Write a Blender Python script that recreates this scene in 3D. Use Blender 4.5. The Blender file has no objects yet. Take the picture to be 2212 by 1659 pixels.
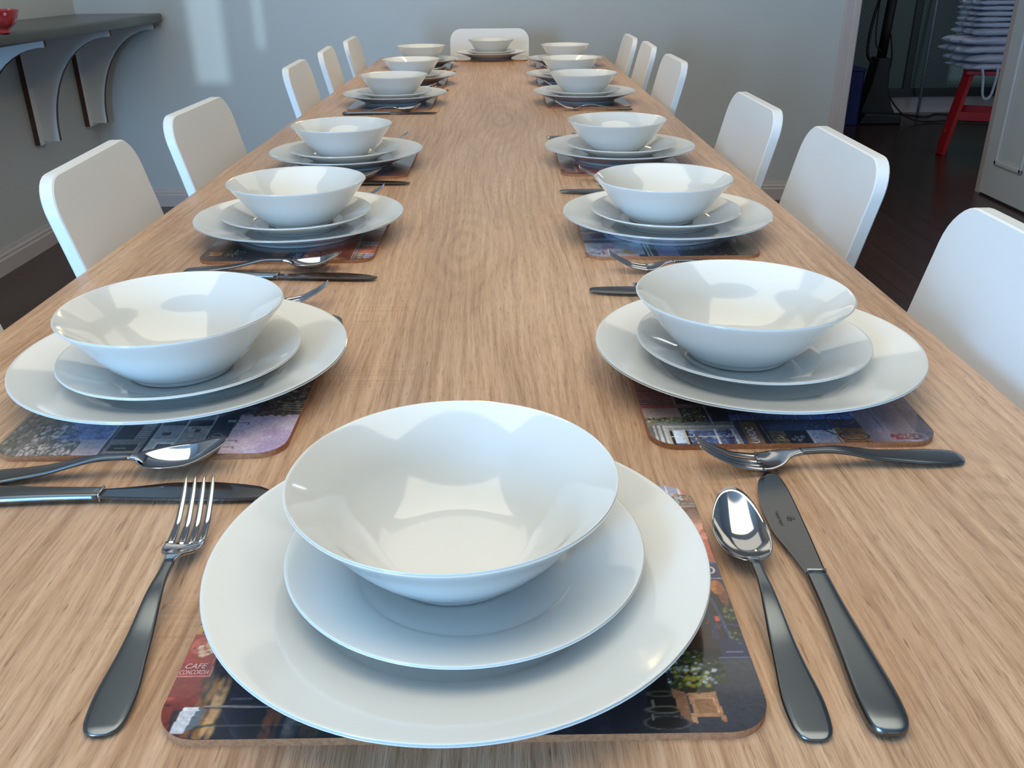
import bpy, bmesh, math, random
import numpy as np
from mathutils import Matrix, Vector
random.seed(7); rng = np.random.default_rng(7)
SC = bpy.context.scene
COL = SC.collection
TZ = 0.75                      # table-top height; all coordinates below are written relative to the table top

# ------------------------------------------------------------------ camera
cam_d = bpy.data.cameras.new('camera'); cam = bpy.data.objects.new('camera', cam_d); COL.objects.link(cam)
F_PX, PITCH, YAW, ROLL, CAMH = 1915.37, 0.436806, 0.005881, -0.009753, 0.319526
cam_d.sensor_width = 36.0; cam_d.lens = F_PX / 2212 * 36.0; cam_d.clip_start = 0.02; cam_d.clip_end = 60
_cp, _sp, _cy, _sy = math.cos(PITCH), math.sin(PITCH), math.cos(YAW), math.sin(YAW)
_fw = Vector((_sy * _cp, _cy * _cp, -_sp)); _rt = Vector((_cy, -_sy, 0)); _up = _rt.cross(_fw)
_c, _s = math.cos(ROLL), math.sin(ROLL)
_r2 = _rt * _c + _up * _s; _u2 = _up * _c - _rt * _s
M = Matrix((( _r2.x, _u2.x, -_fw.x), (_r2.y, _u2.y, -_fw.y), (_r2.z, _u2.z, -_fw.z))).to_4x4()
M.translation = Vector((0, 0, CAMH + TZ)); cam.matrix_world = M
SC.camera = cam

# ------------------------------------------------------------------ light
SC.view_settings.view_transform = 'Standard'; SC.view_settings.look = 'None'
SC.view_settings.exposure = 0.0; SC.view_settings.gamma = 1.0; SC.view_settings.use_curve_mapping = False
w = bpy.data.worlds.new('world'); SC.world = w; w.use_nodes = True
w.node_tree.nodes['Background'].inputs[0].default_value = (0.62, 0.78, 1.0, 1)
w.node_tree.nodes['Background'].inputs[1].default_value = 1.0

def lamp(name, kind, loc, energy, color, size=0.1, size_y=None, target=None, spread=None):
    d = bpy.data.lights.new(name, kind); d.energy = energy; d.color = color
    if kind == 'AREA':
        d.size = size
        if size_y: d.shape = 'RECTANGLE'; d.size_y = size_y
        if spread: d.spread = spread
    elif kind == 'SUN': d.angle = size
    else: d.shadow_soft_size = size
    o = bpy.data.objects.new(name, d); COL.objects.link(o); o.location = (loc[0], loc[1], loc[2] + TZ)
    if target is not None:
        o.rotation_euler = (Vector(target) - Vector(loc)).to_track_quat('-Z', 'Y').to_euler()
    return o
DAY = (0.27, 0.57, 0.98)
# two tall windows in the wall behind the camera
lamp('daylight_left', 'AREA', (-1.80, -2.10, 0.38), 158, DAY, 0.60, 1.2, target=(-0.80, -0.90, 0.36))
lamp('daylight_right', 'AREA', (1.35, -2.96, 0.5), 4, (0.9, 0.95, 1.0), 1.25, 1.4, target=(1.35, 0, 0.5))
# low daylight glancing in, shaped by boards added to the left window
sun = lamp('low_sun', 'SUN', (-1.4, -5, 0), 1.0, (0.62, 0.85, 1.0), 0.008)
sun.rotation_euler = Vector((0, 1, 0.022)).to_track_quat('-Z', 'Y').to_euler()
# a long warm pendant lamp over the table and added fill lamps imitating ceiling bounce
lamp('linear_pendant', 'AREA', (-0.07, 3.10, 0.98), 3.5, (1.0, 0.72, 0.34), 0.07, 0.7, target=(-0.07, 3.1001, 0))
lamp('near_ceiling_fill', 'AREA', (0.0, 0.55, 1.74), 28.0, (1.0, 0.925, 0.72), 2.4, 1.5, target=(0.0, 0.55, 0))
lamp('far_ceiling_fill', 'AREA', (0.0, 3.1, 1.74), 18.5, (1.0, 0.945, 0.80), 3.2, 2.0, target=(0.0, 3.1, 0))
lamp('hall_fill', 'AREA', (2.8, 5.9, 1.5), 5.0, (0.8, 0.9, 1.0), 0.5, target=(2.8, 5.9, 0))  # fill lamp added to lift the dark room

# ------------------------------------------------------------------ material helpers
def nt(name):
    m = bpy.data.materials.new(name); m.use_nodes = True
    return m, m.node_tree, m.node_tree.nodes['Principled BSDF']
def srgb(r, g, b):
    f = lambda c: (c / 255) / 12.92 if c / 255 <= 0.04045 else ((c / 255 + 0.055) / 1.055) ** 2.4
    return (f(r), f(g), f(b), 1)
def N(t, kind, **kw):
    n = t.nodes.new(kind)
    for k, v in kw.items():
        if k == 'inp':
            for a, b in v.items(): n.inputs[a].default_value = b
        else: setattr(n, k, v)
    return n
def coords(t, scale, obj=True):
    tc = N(t, 'ShaderNodeTexCoord'); mp = N(t, 'ShaderNodeMapping'); mp.inputs['Scale'].default_value = scale
    t.links.new(tc.outputs['Object'], mp.inputs['Vector']); return mp.outputs['Vector']
def noise(t, vec, scale=1, detail=4, rough=.5, dist=0):
    n = N(t, 'ShaderNodeTexNoise', inp={'Scale': scale, 'Detail': detail, 'Roughness': rough, 'Distortion': dist})
    t.links.new(vec, n.inputs['Vector']); return n.outputs['Fac']
def ramp(t, fac, stops):
    r = N(t, 'ShaderNodeValToRGB'); e = r.color_ramp.elements
    while len(e) < len(stops): e.new(.5)
    for k, (p, c) in enumerate(stops):
        e[k].position = p; e[k].color = c if len(c) == 4 else (*c, 1)
    t.links.new(fac, r.inputs['Fac']); return r.outputs['Color']
def mix(t, fac, a, b, mode='MIX'):
    m = N(t, 'ShaderNodeMix', data_type='RGBA', blend_type=mode)
    for s, v in ((0, fac), (6, a), (7, b)):
        if hasattr(v, 'links') or isinstance(v, bpy.types.NodeSocket): t.links.new(v, m.inputs[s])
        else: m.inputs[s].default_value = v
    return m.outputs[2]
def bump(t, b, h, strength=.2, dist=.002):
    n = N(t, 'ShaderNodeBump', inp={'Strength': strength, 'Distance': dist})
    t.links.new(h, n.inputs['Height']); t.links.new(n.outputs['Normal'], b.inputs['Normal'])
def plain(name, col, rough=.5, metal=0, coat=0, spec=.5, nscale=None, namt=.06, bstr=0, bscale=300):
    m, t, b = nt(name)
    b.inputs['Roughness'].default_value = rough; b.inputs['Metallic'].default_value = metal
    b.inputs['Coat Weight'].default_value = coat; b.inputs['Coat Roughness'].default_value = .05
    b.inputs['Specular IOR Level'].default_value = spec
    v = coords(t, (1, 1, 1))
    f = noise(t, v, nscale or 3, 4)
    lo = tuple(c * (1 - namt) for c in col[:3]); hi = tuple(min(1, c * (1 + namt)) for c in col[:3])
    t.links.new(ramp(t, f, [(.3, lo), (.7, hi)]), b.inputs['Base Color'])
    if bstr: bump(t, b, noise(t, v, bscale, 3), bstr, .0006)
    return m

MAT = {}
MAT['china'] = plain('white_china', (.72, .705, .665), .10, coat=.6, namt=.01)
MAT['chair'] = plain('white_chair_paint', (.80, .80, .79), .38, namt=.01)
MAT['wall'] = plain('painted_wall', srgb(201, 201, 196), .42, nscale=1.5, namt=.02, bstr=.05, bscale=220)
MAT['ceiling'] = plain('white_ceiling', (.75, .75, .73), .8, namt=.01)
MAT['trim'] = plain('white_trim', srgb(200, 186, 180), .4, namt=.015)
MAT['door'] = plain('door_paint', srgb(215, 220, 222), .4, namt=.015)
MAT['bracket'] = plain('bracket_white', (.88, .90, .90), .4, namt=.02)
MAT['rawedge'] = plain('bracket_edge', srgb(96, 70, 58), .7, nscale=60, namt=.2)
MAT['counter'] = plain('dark_laminate', srgb(74, 78, 74), .28, nscale=300, namt=.18)
MAT['steel'] = plain('polished_steel', (.46, .46, .47), .09, metal=1, namt=.02)
MAT['satin'] = plain('satin_steel', (.172, .192, .208), .26, metal=1, namt=.02)
MAT['blade'] = plain('blade_steel', (.115, .12, .127), .16, metal=1, namt=.02)
MAT['etch'] = plain('etched_mark', (.03, .03, .035), .6)
MAT['cork'] = plain('mat_board', srgb(170, 114, 76), .8, nscale=500, namt=.25)
MAT['red'] = plain('red_paint', srgb(190, 12, 24), .4, namt=.03)
MAT['black'] = plain('black_plastic', (.007, .007, .008), .45)
MAT['blue'] = plain('blue_plastic', srgb(18, 28, 96), .4)
MAT['grey'] = plain('grey_tube', (.25, .27, .28), .35)
MAT['linen'] = plain('white_linen', srgb(205, 205, 218), .9, nscale=30, namt=.05, bstr=.3, bscale=120)
MAT['glassdark'] = plain('dark_screen_frame', srgb(24, 32, 30), .4)

def make_wood():
    m, t, b = nt('rough_sawn_oak')
    v = coords(t, (1, 1, 1))
    # warp so that the grain wanders
    vs = coords(t, (2.0, 0.55, 1)); nz = N(t, 'ShaderNodeTexNoise', inp={'Scale': 1.6, 'Detail': 3}); t.links.new(vs, nz.inputs['Vector'])
    sub = N(t, 'ShaderNodeVectorMath', operation='SUBTRACT'); t.links.new(nz.outputs['Color'], sub.inputs[0]); sub.inputs[1].default_value = (.5, .5, .5)
    sc = N(t, 'ShaderNodeVectorMath', operation='MULTIPLY'); t.links.new(sub.outputs[0], sc.inputs[0]); sc.inputs[1].default_value = (.09, 0, 0)
    ad = N(t, 'ShaderNodeVectorMath', operation='ADD'); t.links.new(v, ad.inputs[0]); t.links.new(sc.outputs[0], ad.inputs[1])
    warped = ad.outputs[0]
    def scaled(s):
        q = N(t, 'ShaderNodeVectorMath', operation='MULTIPLY'); t.links.new(warped, q.inputs[0]); q.inputs[1].default_value = s; return q.outputs[0]
    big = noise(t, scaled((7, 1.1, 1)), 1.0, 3)
    streak = noise(t, scaled((170, 4.2, 1)), 1.0, 6, .64)
    fine = noise(t, scaled((520, 34, 1)), 1.0, 4, .65)
    pores = noise(t, scaled((430, 48, 1)), 1.0, 2, .5)
    base = ramp(t, big, [(.30, srgb(146, 122, 103)), (.47, srgb(188, 160, 134)), (.6, srgb(206, 184, 160)), (.74, srgb(182, 162, 142))])
    st = ramp(t, streak, [(.33, srgb(150, 124, 102)), (.50, srgb(200, 176, 153)), (.66, srgb(226, 208, 188))])
    c = mix(t, .55, base, st)
    fr = ramp(t, fine, [(.30, (.66, .62, .58)), (.52, (1, 1, 1)), (.75, (1.0, 1.0, 1.0))])
    c = mix(t, .85, c, fr, 'MULTIPLY')
    pr = ramp(t, pores, [(.27, (.50, .42, .37)), (.35, (1, 1, 1))])
    c = mix(t, .75, c, pr, 'MULTIPLY')
    # cathedral rings near knots
    ring = N(t, 'ShaderNodeTexWave', wave_type='RINGS', rings_direction='SPHERICAL', inp={'Scale': 1.0, 'Distortion': 2.2, 'Detail': 2, 'Detail Scale': 1.2})
    rings_mask = None
    for (kx, ky, sx, sy, rad) in ((-.005, -.93, 20, 6.0, .95), (.37, -1.56, 22, 13, .9), (.035, .12, 20, 3.4, .9), (-.30, .9, 20, 4, .9)):
        mp = N(t, 'ShaderNodeMapping'); mp.inputs['Location'].default_value = (-kx * sx, -ky * sy, 0); mp.inputs['Scale'].default_value = (sx, sy, 1)
        t.links.new(warped, mp.inputs['Vector'])
        rg = N(t, 'ShaderNodeTexWave', wave_type='RINGS', rings_direction='Z', inp={'Scale': .85, 'Distortion': 4.5, 'Detail': 3, 'Detail Scale': 1.1, 'Detail Roughness': .6})
        t.links.new(mp.outputs[0], rg.inputs['Vector'])
        ln = N(t, 'ShaderNodeVectorMath', operation='LENGTH'); t.links.new(mp.outputs[0], ln.inputs[0])
        mr = N(t, 'ShaderNodeMapRange', inp={1: .2, 2: 2.2, 3: .26, 4: 0.0}); t.links.new(ln.outputs['Value'], mr.inputs[0])
        rc = ramp(t, rg.outputs['Fac'], [(.15, srgb(150, 123, 98)), (.6, srgb(198, 174, 147))])
        c = mix(t, mr.outputs[0], c, rc)
    # saw marks running across the grain, in patches
    patch = noise(t, coords(t, (4.2, 5.0, 1)), 1.0, 2)
    pm = N(t, 'ShaderNodeMapRange', inp={1: .60, 2: .70, 3: 0.0, 4: .55}); t.links.new(patch, pm.inputs[0])
    saw = noise(t, coords(t, (9, 230, 1)), 1.0, 2)
    sr = ramp(t, saw, [(.42, (.86, .84, .80)), (.56, (1.10, 1.08, 1.04))])
    c = mix(t, pm.outputs[0], c, mix(t, 1.0, c, sr, 'MULTIPLY'))
    c = mix(t, 1.0, c, (1.04, .85, .715, 1), 'MULTIPLY')
    t.links.new(c, b.inputs['Base Color'])
    b.inputs['Roughness'].default_value = .30; b.inputs['Specular IOR Level'].default_value = .45
    ad2 = N(t, 'ShaderNodeMath', operation='ADD'); t.links.new(fine, ad2.inputs[0]); t.links.new(streak, ad2.inputs[1])
    bump(t, b, ad2.outputs[0], .7, .0014)
    return m
MAT['wood'] = make_wood()

def make_floor():
    m, t, b = nt('dark_floorboards')
    br = N(t, 'ShaderNodeTexBrick', inp={'Scale': 1, 'Mortar Size': .002, 'Brick Width': 1.4, 'Row Height': .13, 'Color1': srgb(72, 44, 34), 'Color2': srgb(62, 38, 30), 'Mortar': srgb(30, 20, 18)})
    tc = N(t, 'ShaderNodeTexCoord'); mp = N(t, 'ShaderNodeMapping'); mp.inputs['Rotation'].default_value = (0, 0, math.pi / 2)
    t.links.new(tc.outputs['Object'], mp.inputs['Vector']); t.links.new(mp.outputs[0], br.inputs['Vector'])
    n = noise(t, coords(t, (30, 2, 1)), 1, 5)
    c = mix(t, .5, br.outputs['Color'], ramp(t, n, [(.3, (.55, .55, .55)), (.7, (1.2, 1.2, 1.2))]), 'MULTIPLY')
    t.links.new(c, b.inputs['Base Color']); b.inputs['Roughness'].default_value = .24
    return m
MAT['floor'] = make_floor()

def make_lattice():
    m, t, b = nt('lattice_screen')
    tc = N(t, 'ShaderNodeTexCoord'); mp = N(t, 'ShaderNodeMapping'); mp.inputs['Rotation'].default_value = (0, math.pi / 4, 0); mp.inputs['Scale'].default_value = (44, 1, 44)
    t.links.new(tc.outputs['Object'], mp.inputs['Vector'])
    sp = N(t, 'ShaderNodeSeparateXYZ'); t.links.new(mp.outputs[0], sp.inputs[0])
    outs = []
    for ax in ('X', 'Z'):
        fr = N(t, 'ShaderNodeMath', operation='FRACT'); t.links.new(sp.outputs[ax], fr.inputs[0])
        lt = N(t, 'ShaderNodeMath', operation='LESS_THAN'); t.links.new(fr.outputs[0], lt.inputs[0]); lt.inputs[1].default_value = .16; outs.append(lt.outputs[0])
    mx = N(t, 'ShaderNodeMath', operation='MAXIMUM'); t.links.new(outs[0], mx.inputs[0]); t.links.new(outs[1], mx.inputs[1])
    c = mix(t, mx.outputs[0], srgb(74, 90, 84), srgb(56, 70, 66))
    t.links.new(c, b.inputs['Base Color']); b.inputs['Roughness'].default_value = .35
    return m
MAT['lattice'] = make_lattice()

def make_print():
    m, t, b = nt('printed_picture')
    a = N(t, 'ShaderNodeVertexColor', layer_name='paint'); t.links.new(a.outputs['Color'], b.inputs['Base Color'])
    b.inputs['Roughness'].default_value = .16; b.inputs['Coat Weight'].default_value = .6; b.inputs['Coat Roughness'].default_value = .06
    return m
MAT['print'] = make_print()
def make_floral():
    m, t, b = nt('red_floral_glaze')
    v = coords(t, (1, 1, 1))
    vo = N(t, 'ShaderNodeTexVoronoi', inp={'Scale': 38}); t.links.new(v, vo.inputs['Vector'])
    c = ramp(t, vo.outputs['Distance'], [(.18, srgb(230, 175, 160)), (.32, srgb(176, 36, 48)), (.6, srgb(190, 70, 66))])
    t.links.new(c, b.inputs['Base Color']); b.inputs['Roughness'].default_value = .15
    return m
MAT['floral'] = make_floral()

# ------------------------------------------------------------------ object helpers
def props(o, label=None, cat=None, group=None, kind=None):
    if label: o['label'] = label
    if cat: o['category'] = cat
    if group: o['group'] = group
    if kind: o['kind'] = kind
    return o
def empty(name, loc, rz=0, label=None, cat=None, group=None, kind=None):
    o = bpy.data.objects.new(name, None); o.empty_display_size = .03; COL.objects.link(o)
    o.location = (loc[0], loc[1], loc[2] + TZ); o.rotation_euler = (0, 0, rz)
    return props(o, label, cat, group, kind)
def link(name, me, mat, parent=None, loc=(0, 0, 0), rot=(0, 0, 0)):
    if mat is not None and not me.materials: me.materials.append(mat)
    o = bpy.data.objects.new(name, me); COL.objects.link(o)
    if parent is not None: o.parent = parent; o.location = loc
    else: o.location = (loc[0], loc[1], loc[2] + TZ)
    o.rotation_euler = rot
    return o
def mesh_of(name, verts, faces, smooth=True):
    me = bpy.data.meshes.new(name); me.from_pydata([tuple(v) for v in verts], [], faces); me.validate()
    bm = bmesh.new(); bm.from_mesh(me); bmesh.ops.recalc_face_normals(bm, faces=bm.faces); bm.to_mesh(me); bm.free()
    if smooth:
        for p in me.polygons: p.use_smooth = True
    return me
def bmesh_of(name, bm, smooth=False, angle=None):
    bmesh.ops.recalc_face_normals(bm, faces=bm.faces)
    me = bpy.data.meshes.new(name); bm.to_mesh(me); bm.free()
    if smooth:
        for p in me.polygons: p.use_smooth = True
        if angle: me.set_sharp_from_angle(angle=angle)
    return me
def box(bm, c, s, bev=0, rot=None):
    r = bmesh.ops.create_cube(bm, size=1)
    mt = Matrix.Translation(c) @ (rot if rot else Matrix.Identity(4)) @ Matrix.Diagonal((*s, 1))
    bmesh.ops.transform(bm, matrix=mt, verts=r['verts'])
    if bev:
        ed = list({e for v in r['verts'] for e in v.link_edges})
        bmesh.ops.bevel(bm, geom=ed, offset=bev, segments=2, affect='EDGES', profile=.5)
def box_me(name, c, s, bev=0):
    bm = bmesh.new(); box(bm, c, s, bev); return bmesh_of(name, bm)
def span(name, a, b, bev=0):
    return box_me(name, [(x + y) / 2 for x, y in zip(a, b)], [abs(y - x) for x, y in zip(a, b)], bev)
def prism(name, poly, axis, a, b, bev=0, smooth=False):
    """extrude a 2-D polygon along an axis ('x','y','z') from a to b"""
    def p3(q, t):
        return {'x': (t, q[0], q[1]), 'y': (q[0], t, q[1]), 'z': (q[0], q[1], t)}[axis]
    bm = bmesh.new(); v1 = [bm.verts.new(p3(q, a)) for q in poly]; v2 = [bm.verts.new(p3(q, b)) for q in poly]
    bm.faces.new(v1); bm.faces.new(v2[::-1]); n = len(poly)
    for i in range(n): bm.faces.new((v1[i], v1[(i + 1) % n], v2[(i + 1) % n], v2[i]))
    bmesh.ops.recalc_face_normals(bm, faces=bm.faces)
    if bev:
        ed = [e for e in bm.edges if e.calc_face_angle(0) > .9]
        bmesh.ops.bevel(bm, geom=ed, offset=bev, segments=3, affect='EDGES', profile=.5)
    return bmesh_of(name, bm, smooth=smooth, angle=.6 if smooth else None)
def rrect(w, h, r, n=8):
    pts = []
    for cx, cy, a0 in ((w / 2 - r, h / 2 - r, 0), (-w / 2 + r, h / 2 - r, 90), (-w / 2 + r, -h / 2 + r, 180), (w / 2 - r, -h / 2 + r, 270)):
        for k in range(n + 1):
            a = math.radians(a0 + 90 * k / n); pts.append((cx + r * math.cos(a), cy + r * math.sin(a)))
    return pts
def lathe(name, prof, seg=96):
    verts, faces = [], []
    n = len(prof)
    for k in range(seg):
        a = 2 * math.pi * k / seg
        for r, z in prof: verts.append((r * math.cos(a), r * math.sin(a), z))
    for k in range(seg):
        k2 = (k + 1) % seg
        for i in range(n - 1): faces.append((k * n + i, k2 * n + i, k2 * n + i + 1, k * n + i + 1))
    me = mesh_of(name, verts, faces)
    bm = bmesh.new(); bm.from_mesh(me); bmesh.ops.remove_doubles(bm, verts=bm.verts, dist=1e-6)
    bmesh.ops.recalc_face_normals(bm, faces=bm.faces); bm.to_mesh(me); bm.free()
    for p in me.polygons: p.use_smooth = True
    return me
def smooth_profile(pts, n=6):
    """Catmull-Rom through profile points"""
    P = [np.array(p, float) for p in pts]; out = []
    for i in range(len(P) - 1):
        p0 = P[i - 1] if i else P[0]; p1, p2 = P[i], P[i + 1]; p3 = P[i + 2] if i + 2 < len(P) else P[-1]
        for k in range(n):
            t = k / n
            out.append(.5 * ((2 * p1) + (-p0 + p2) * t + (2 * p0 - 5 * p1 + 4 * p2 - p3) * t * t + (-p0 + 3 * p1 - 3 * p2 + p3) * t ** 3))
    out.append(P[-1]); return [tuple(max(0, q[0]) if j == 0 else q[j] for j in (0, 1)) for q in out]
def tube(name, pts, rad, seg=10, cap=True):
    P = [Vector(p) for p in pts]; verts, faces = [], []
    up = Vector((0, 0, 1))
    for i, p in enumerate(P):
        d = (P[min(i + 1, len(P) - 1)] - P[max(i - 1, 0)]).normalized()
        u = d.cross(up);  u = u.normalized() if u.length > 1e-3 else Vector((1, 0, 0)); v = d.cross(u).normalized()
        r = rad[i] if isinstance(rad, (list, tuple)) else rad
        for k in range(seg):
            a = 2 * math.pi * k / seg; verts.append(p + (u * math.cos(a) + v * math.sin(a)) * r)
    for i in range(len(P) - 1):
        for k in range(seg):
            k2 = (k + 1) % seg; faces.append((i * seg + k, i * seg + k2, (i + 1) * seg + k2, (i + 1) * seg + k))
    if cap: faces.append(tuple(range(seg))); faces.append(tuple((len(P) - 1) * seg + k for k in range(seg)))
    return mesh_of(name, verts, faces)
def curve_pts(pts, n=8):
    P = [Vector(p) for p in pts]; out = []
    for i in range(len(P) - 1):
        p0 = P[i - 1] if i else P[0]; p1, p2 = P[i], P[i + 1]; p3 = P[i + 2] if i + 2 < len(P) else P[-1]
        for k in range(n):
            t = k / n; out.append(.5 * ((2 * p1) + (-p0 + p2) * t + (2 * p0 - 5 * p1 + 4 * p2 - p3) * t * t + (-p0 + 3 * p1 - 3 * p2 + p3) * t ** 3))
    out.append(P[-1]); return out
def interp(x, xs, ys): return float(np.interp(x, xs, ys))
def hermite(x, xs, ys):
    """smooth monotone-ish interpolation"""
    i = int(np.clip(np.searchsorted(xs, x) - 1, 0, len(xs) - 2)); h = xs[i + 1] - xs[i]; t = min(1, max(0, (x - xs[i]) / h))
    def sl(j):
        if j <= 0: return (ys[1] - ys[0]) / (xs[1] - xs[0])
        if j >= len(xs) - 1: return (ys[-1] - ys[-2]) / (xs[-1] - xs[-2])
        a = (ys[j] - ys[j - 1]) / (xs[j] - xs[j - 1]); b = (ys[j + 1] - ys[j]) / (xs[j + 1] - xs[j])
        return 0 if a * b <= 0 else 2 * a * b / (a + b)
    m0, m1 = sl(i), sl(i + 1)
    return ((2 * t ** 3 - 3 * t * t + 1) * ys[i] + (t ** 3 - 2 * t * t + t) * h * m0 + (-2 * t ** 3 + 3 * t * t) * ys[i + 1] + (t ** 3 - t * t) * h * m1)
def copy_tree(o, parent=None):
    c = o.copy(); COL.objects.link(c)
    if parent is not None: c.parent = parent
    for ch in [x for x in bpy.data.objects if x.parent == o]: copy_tree(ch, c)
    return c

# ------------------------------------------------------------------ room shell
XW, YB, YF, ZF, ZC = -1.985, 4.48, -3.0, -.75, 1.75
XR, YFAR, XFAR = 3.4, 7.4, 4.6
def struct(name, me, mat, **k): return props(link(name, me, mat, **k), kind='structure')
struct('floor', span('floor', (XW - .3, YF - .3, ZF - .1), (XFAR + .2, YFAR + .3, ZF)), MAT['floor'])
struct('ceiling', span('ceiling', (XW - .3, YF - .3, ZC), (XFAR + .2, YFAR + .3, ZC + .1)), MAT['ceiling'])
struct('wall_left', span('wall', (XW - .12, YF - .12, ZF), (XW, YB + .12, ZC)), MAT['wall'])
struct('wall_right', span('wall', (XR, YF - .12, ZF), (XR + .12, YB, ZC)), MAT['wall'])
DX0, DX1, DZ = 1.668, 2.475, 1.32      # doorway in the back wall
bm = bmesh.new()
def bspan(bm, a, b, bev=0): box(bm, [(x + y) / 2 for x, y in zip(a, b)], [abs(y - x) for x, y in zip(a, b)], bev)
bspan(bm, (XW, YB, ZF), (DX0, YB + .12, ZC)); bspan(bm, (DX1, YB, ZF), (XR + .12, YB + .12, ZC)); bspan(bm, (DX0, YB, DZ), (DX1, YB + .12, ZC))
struct('wall_back', bmesh_of('wall', bm), MAT['wall'])
# wall behind the camera with its two windows
WIN = [(-1.81, -1.09, -.36, 1.20), (.72, 1.98, -.2, 1.2)]
bm = bmesh.new(); xs = XW
for (a, b_, z0, z1) in WIN:
    bspan(bm, (xs, YF - .12, ZF), (a, YF, ZC)); bspan(bm, (a, YF - .12, ZF), (b_, YF, z0)); bspan(bm, (a, YF - .12, z1), (b_, YF, ZC)); xs = b_
bspan(bm, (xs, YF - .12, ZF), (XR, YF, ZC))
struct('wall_front', bmesh_of('wall', bm), MAT['wall'])
for i, (a, b_, z0, z1) in enumerate(WIN):
    bm = bmesh.new(); f = .035
    bspan(bm, (a, YF - .07, z0), (a + f, YF + .01, z1)); bspan(bm, (b_ - f, YF - .07, z0), (b_, YF + .01, z1))
    bspan(bm, (a, YF - .07, z0), (b_, YF + .01, z0 + f)); bspan(bm, (a, YF - .07, z1 - f), (b_, YF + .01, z1))
    if b_ - a > 1: bspan(bm, ((a + b_) / 2 - .02, YF - .06, z0), ((a + b_) / 2 + .02, YF, z1)); bspan(bm, (a, YF - .05, z0), (b_, YF - .04, z1))  # mullion, plus a board added to block the low sun
    else:
        bspan(bm, (a, YF - .05, z0), (-1.467, YF - .04, z1)); bspan(bm, (-1.311, YF - .05, z0), (-1.158, YF - .04, z1)); bspan(bm, (-1.094, YF - .05, z0), (b_, YF - .04, z1)); bspan(bm, (-1.20, YF - .05, z0), (b_, YF - .04, -.17))  # boards added to cut the low sun into wall patches
    struct('window_%d' % (i + 1), bmesh_of('window_frame', bm), MAT['trim'])
# skirting boards (moulded profile)
def skirt(name, axis, a, b, wallpos, sign):
    prof = [(0, 0), (.017, 0), (.017, .055), (.013, .062), (.013, .070), (.008, .078), (.006, .088), (0, .088)]
    poly = [(wallpos + sign * d, ZF + z) for d, z in prof]
    struct(name, prism('skirting', poly, axis, a, b), MAT['trim'])
skirt('baseboard_left', 'y', YF, YB, XW, 1)
skirt('baseboard_back', 'x', XW, DX0 - .075, YB, -1)
skirt('baseboard_right', 'y', YF, YB, XR, -1)
# architrave and jambs of the doorway
bm = bmesh.new()
for (x0, x1) in ((DX0 - .072, DX0),):
    bspan(bm, (x0, YB - .012, ZF), (x1 - .030, YB, DZ + .06), .003); bspan(bm, (x1 - .032, YB - .018, ZF), (x1, YB, DZ + .06), .003)
struct('trim_1', bmesh_of('architrave', bm), MAT['trim'])
bm = bmesh.new()
bspan(bm, (DX0, YB - .005, ZF), (DX0 + .006, YB + .125, DZ)); bspan(bm, (DX0, YB - .005, DZ - .006), (DX1, YB + .125, DZ))
struct('trim_2', bmesh_of('jamb', bm), MAT['trim'])
bm = bmesh.new()
bspan(bm, (DX1 - .020, YB + .083, ZF), (DX1, YB + .125, DZ), .003)
struct('trim_3', bmesh_of('jamb', bm), MAT['trim'])
# open white panelled door, folded back against the doorway's right side
def door_leaf():
    W, H, T = .80, 2.03, .036
    bm = bmesh.new(); box(bm, (0, -W / 2, H / 2), (T, W, H), .002)
    d = empty('door_1', (DX1 - .004, YB + .08, ZF + .01), 0, kind='structure')
    link('door_leaf', bmesh_of('leaf', bm), MAT['door'], d)
    # raised mouldings of the panels on the visible face
    def moulding(y0, y1, z0, z1, name):
        bm = bmesh.new(); t = .028
        for face in (-1,):
            xf = face * T / 2
            pts = [(y0, z0), (y1, z0), (y1, z1), (y0, z1)]
            for i in range(4):
                a, b = pts[i], pts[(i + 1) % 4]
                if abs(a[0] - b[0]) < 1e-6:
                    bspan(bm, (xf - .010, a[0] - t / 2, min(a[1], b[1]) - t / 2), (xf + .001, a[0] + t / 2, max(a[1], b[1]) + t / 2), .0075)
                else:
                    bspan(bm, (xf - .010, min(a[0], b[0]) - t / 2, a[1] - t / 2), (xf + .001, max(a[0], b[0]) + t / 2, a[1] + t / 2), .0075)
        link(name, bmesh_of('moulding', bm), MAT['door'], d)
    for (y0, y1) in ((-.34, -.11), (-.69, -.46)):
        moulding(y0, y1, .17, .86, 'door_panel'); moulding(y0, y1, 1.0, 1.9, 'door_panel')
    return d
door_leaf()
# the dark room beyond
struct('wall_hall_left', span('wall', (1.2, YB + .12, ZF), (1.3, YFAR, ZC)), MAT['wall'])
struct('wall_hall_right', span('wall', (XFAR, YB, ZF), (XFAR + .1, YFAR, ZC)), MAT['wall'])
struct('wall_hall_back', span('wall', (1.2, YFAR, ZF), (XFAR + .1, YFAR + .1, ZC)), MAT['wall'])
wn = empty('window_3', (3.2, YFAR - .04, -.62), 0, kind='structure')
bm = bmesh.new()
for a, b_ in ((-1.2, -.03), (.03, 1.2)):
    bspan(bm, (a, -.005, .05), (b_, .005, 1.9))
link('screen_panel', bmesh_of('screen', bm), MAT['lattice'], wn)
bm = bmesh.new()
for a in (-1.2, -.03, 1.16): bspan(bm, (a, -.02, .03), (a + .05, .03, 1.95))
bspan(bm, (-1.2, -.025, .02), (1.2, .03, .06)); bspan(bm, (-1.2, -.03, 1.9), (1.2, .03, 1.95)); bspan(bm, (-1.2, -.04, 0), (1.2, .03, .022))
link('window_frame', bmesh_of('frame', bm), MAT['glassdark'], wn)
struct('baseboard_hall', span('skirting', (1.3, YFAR - .02, ZF), (XFAR, YFAR, -.63)), MAT['trim'])

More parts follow.
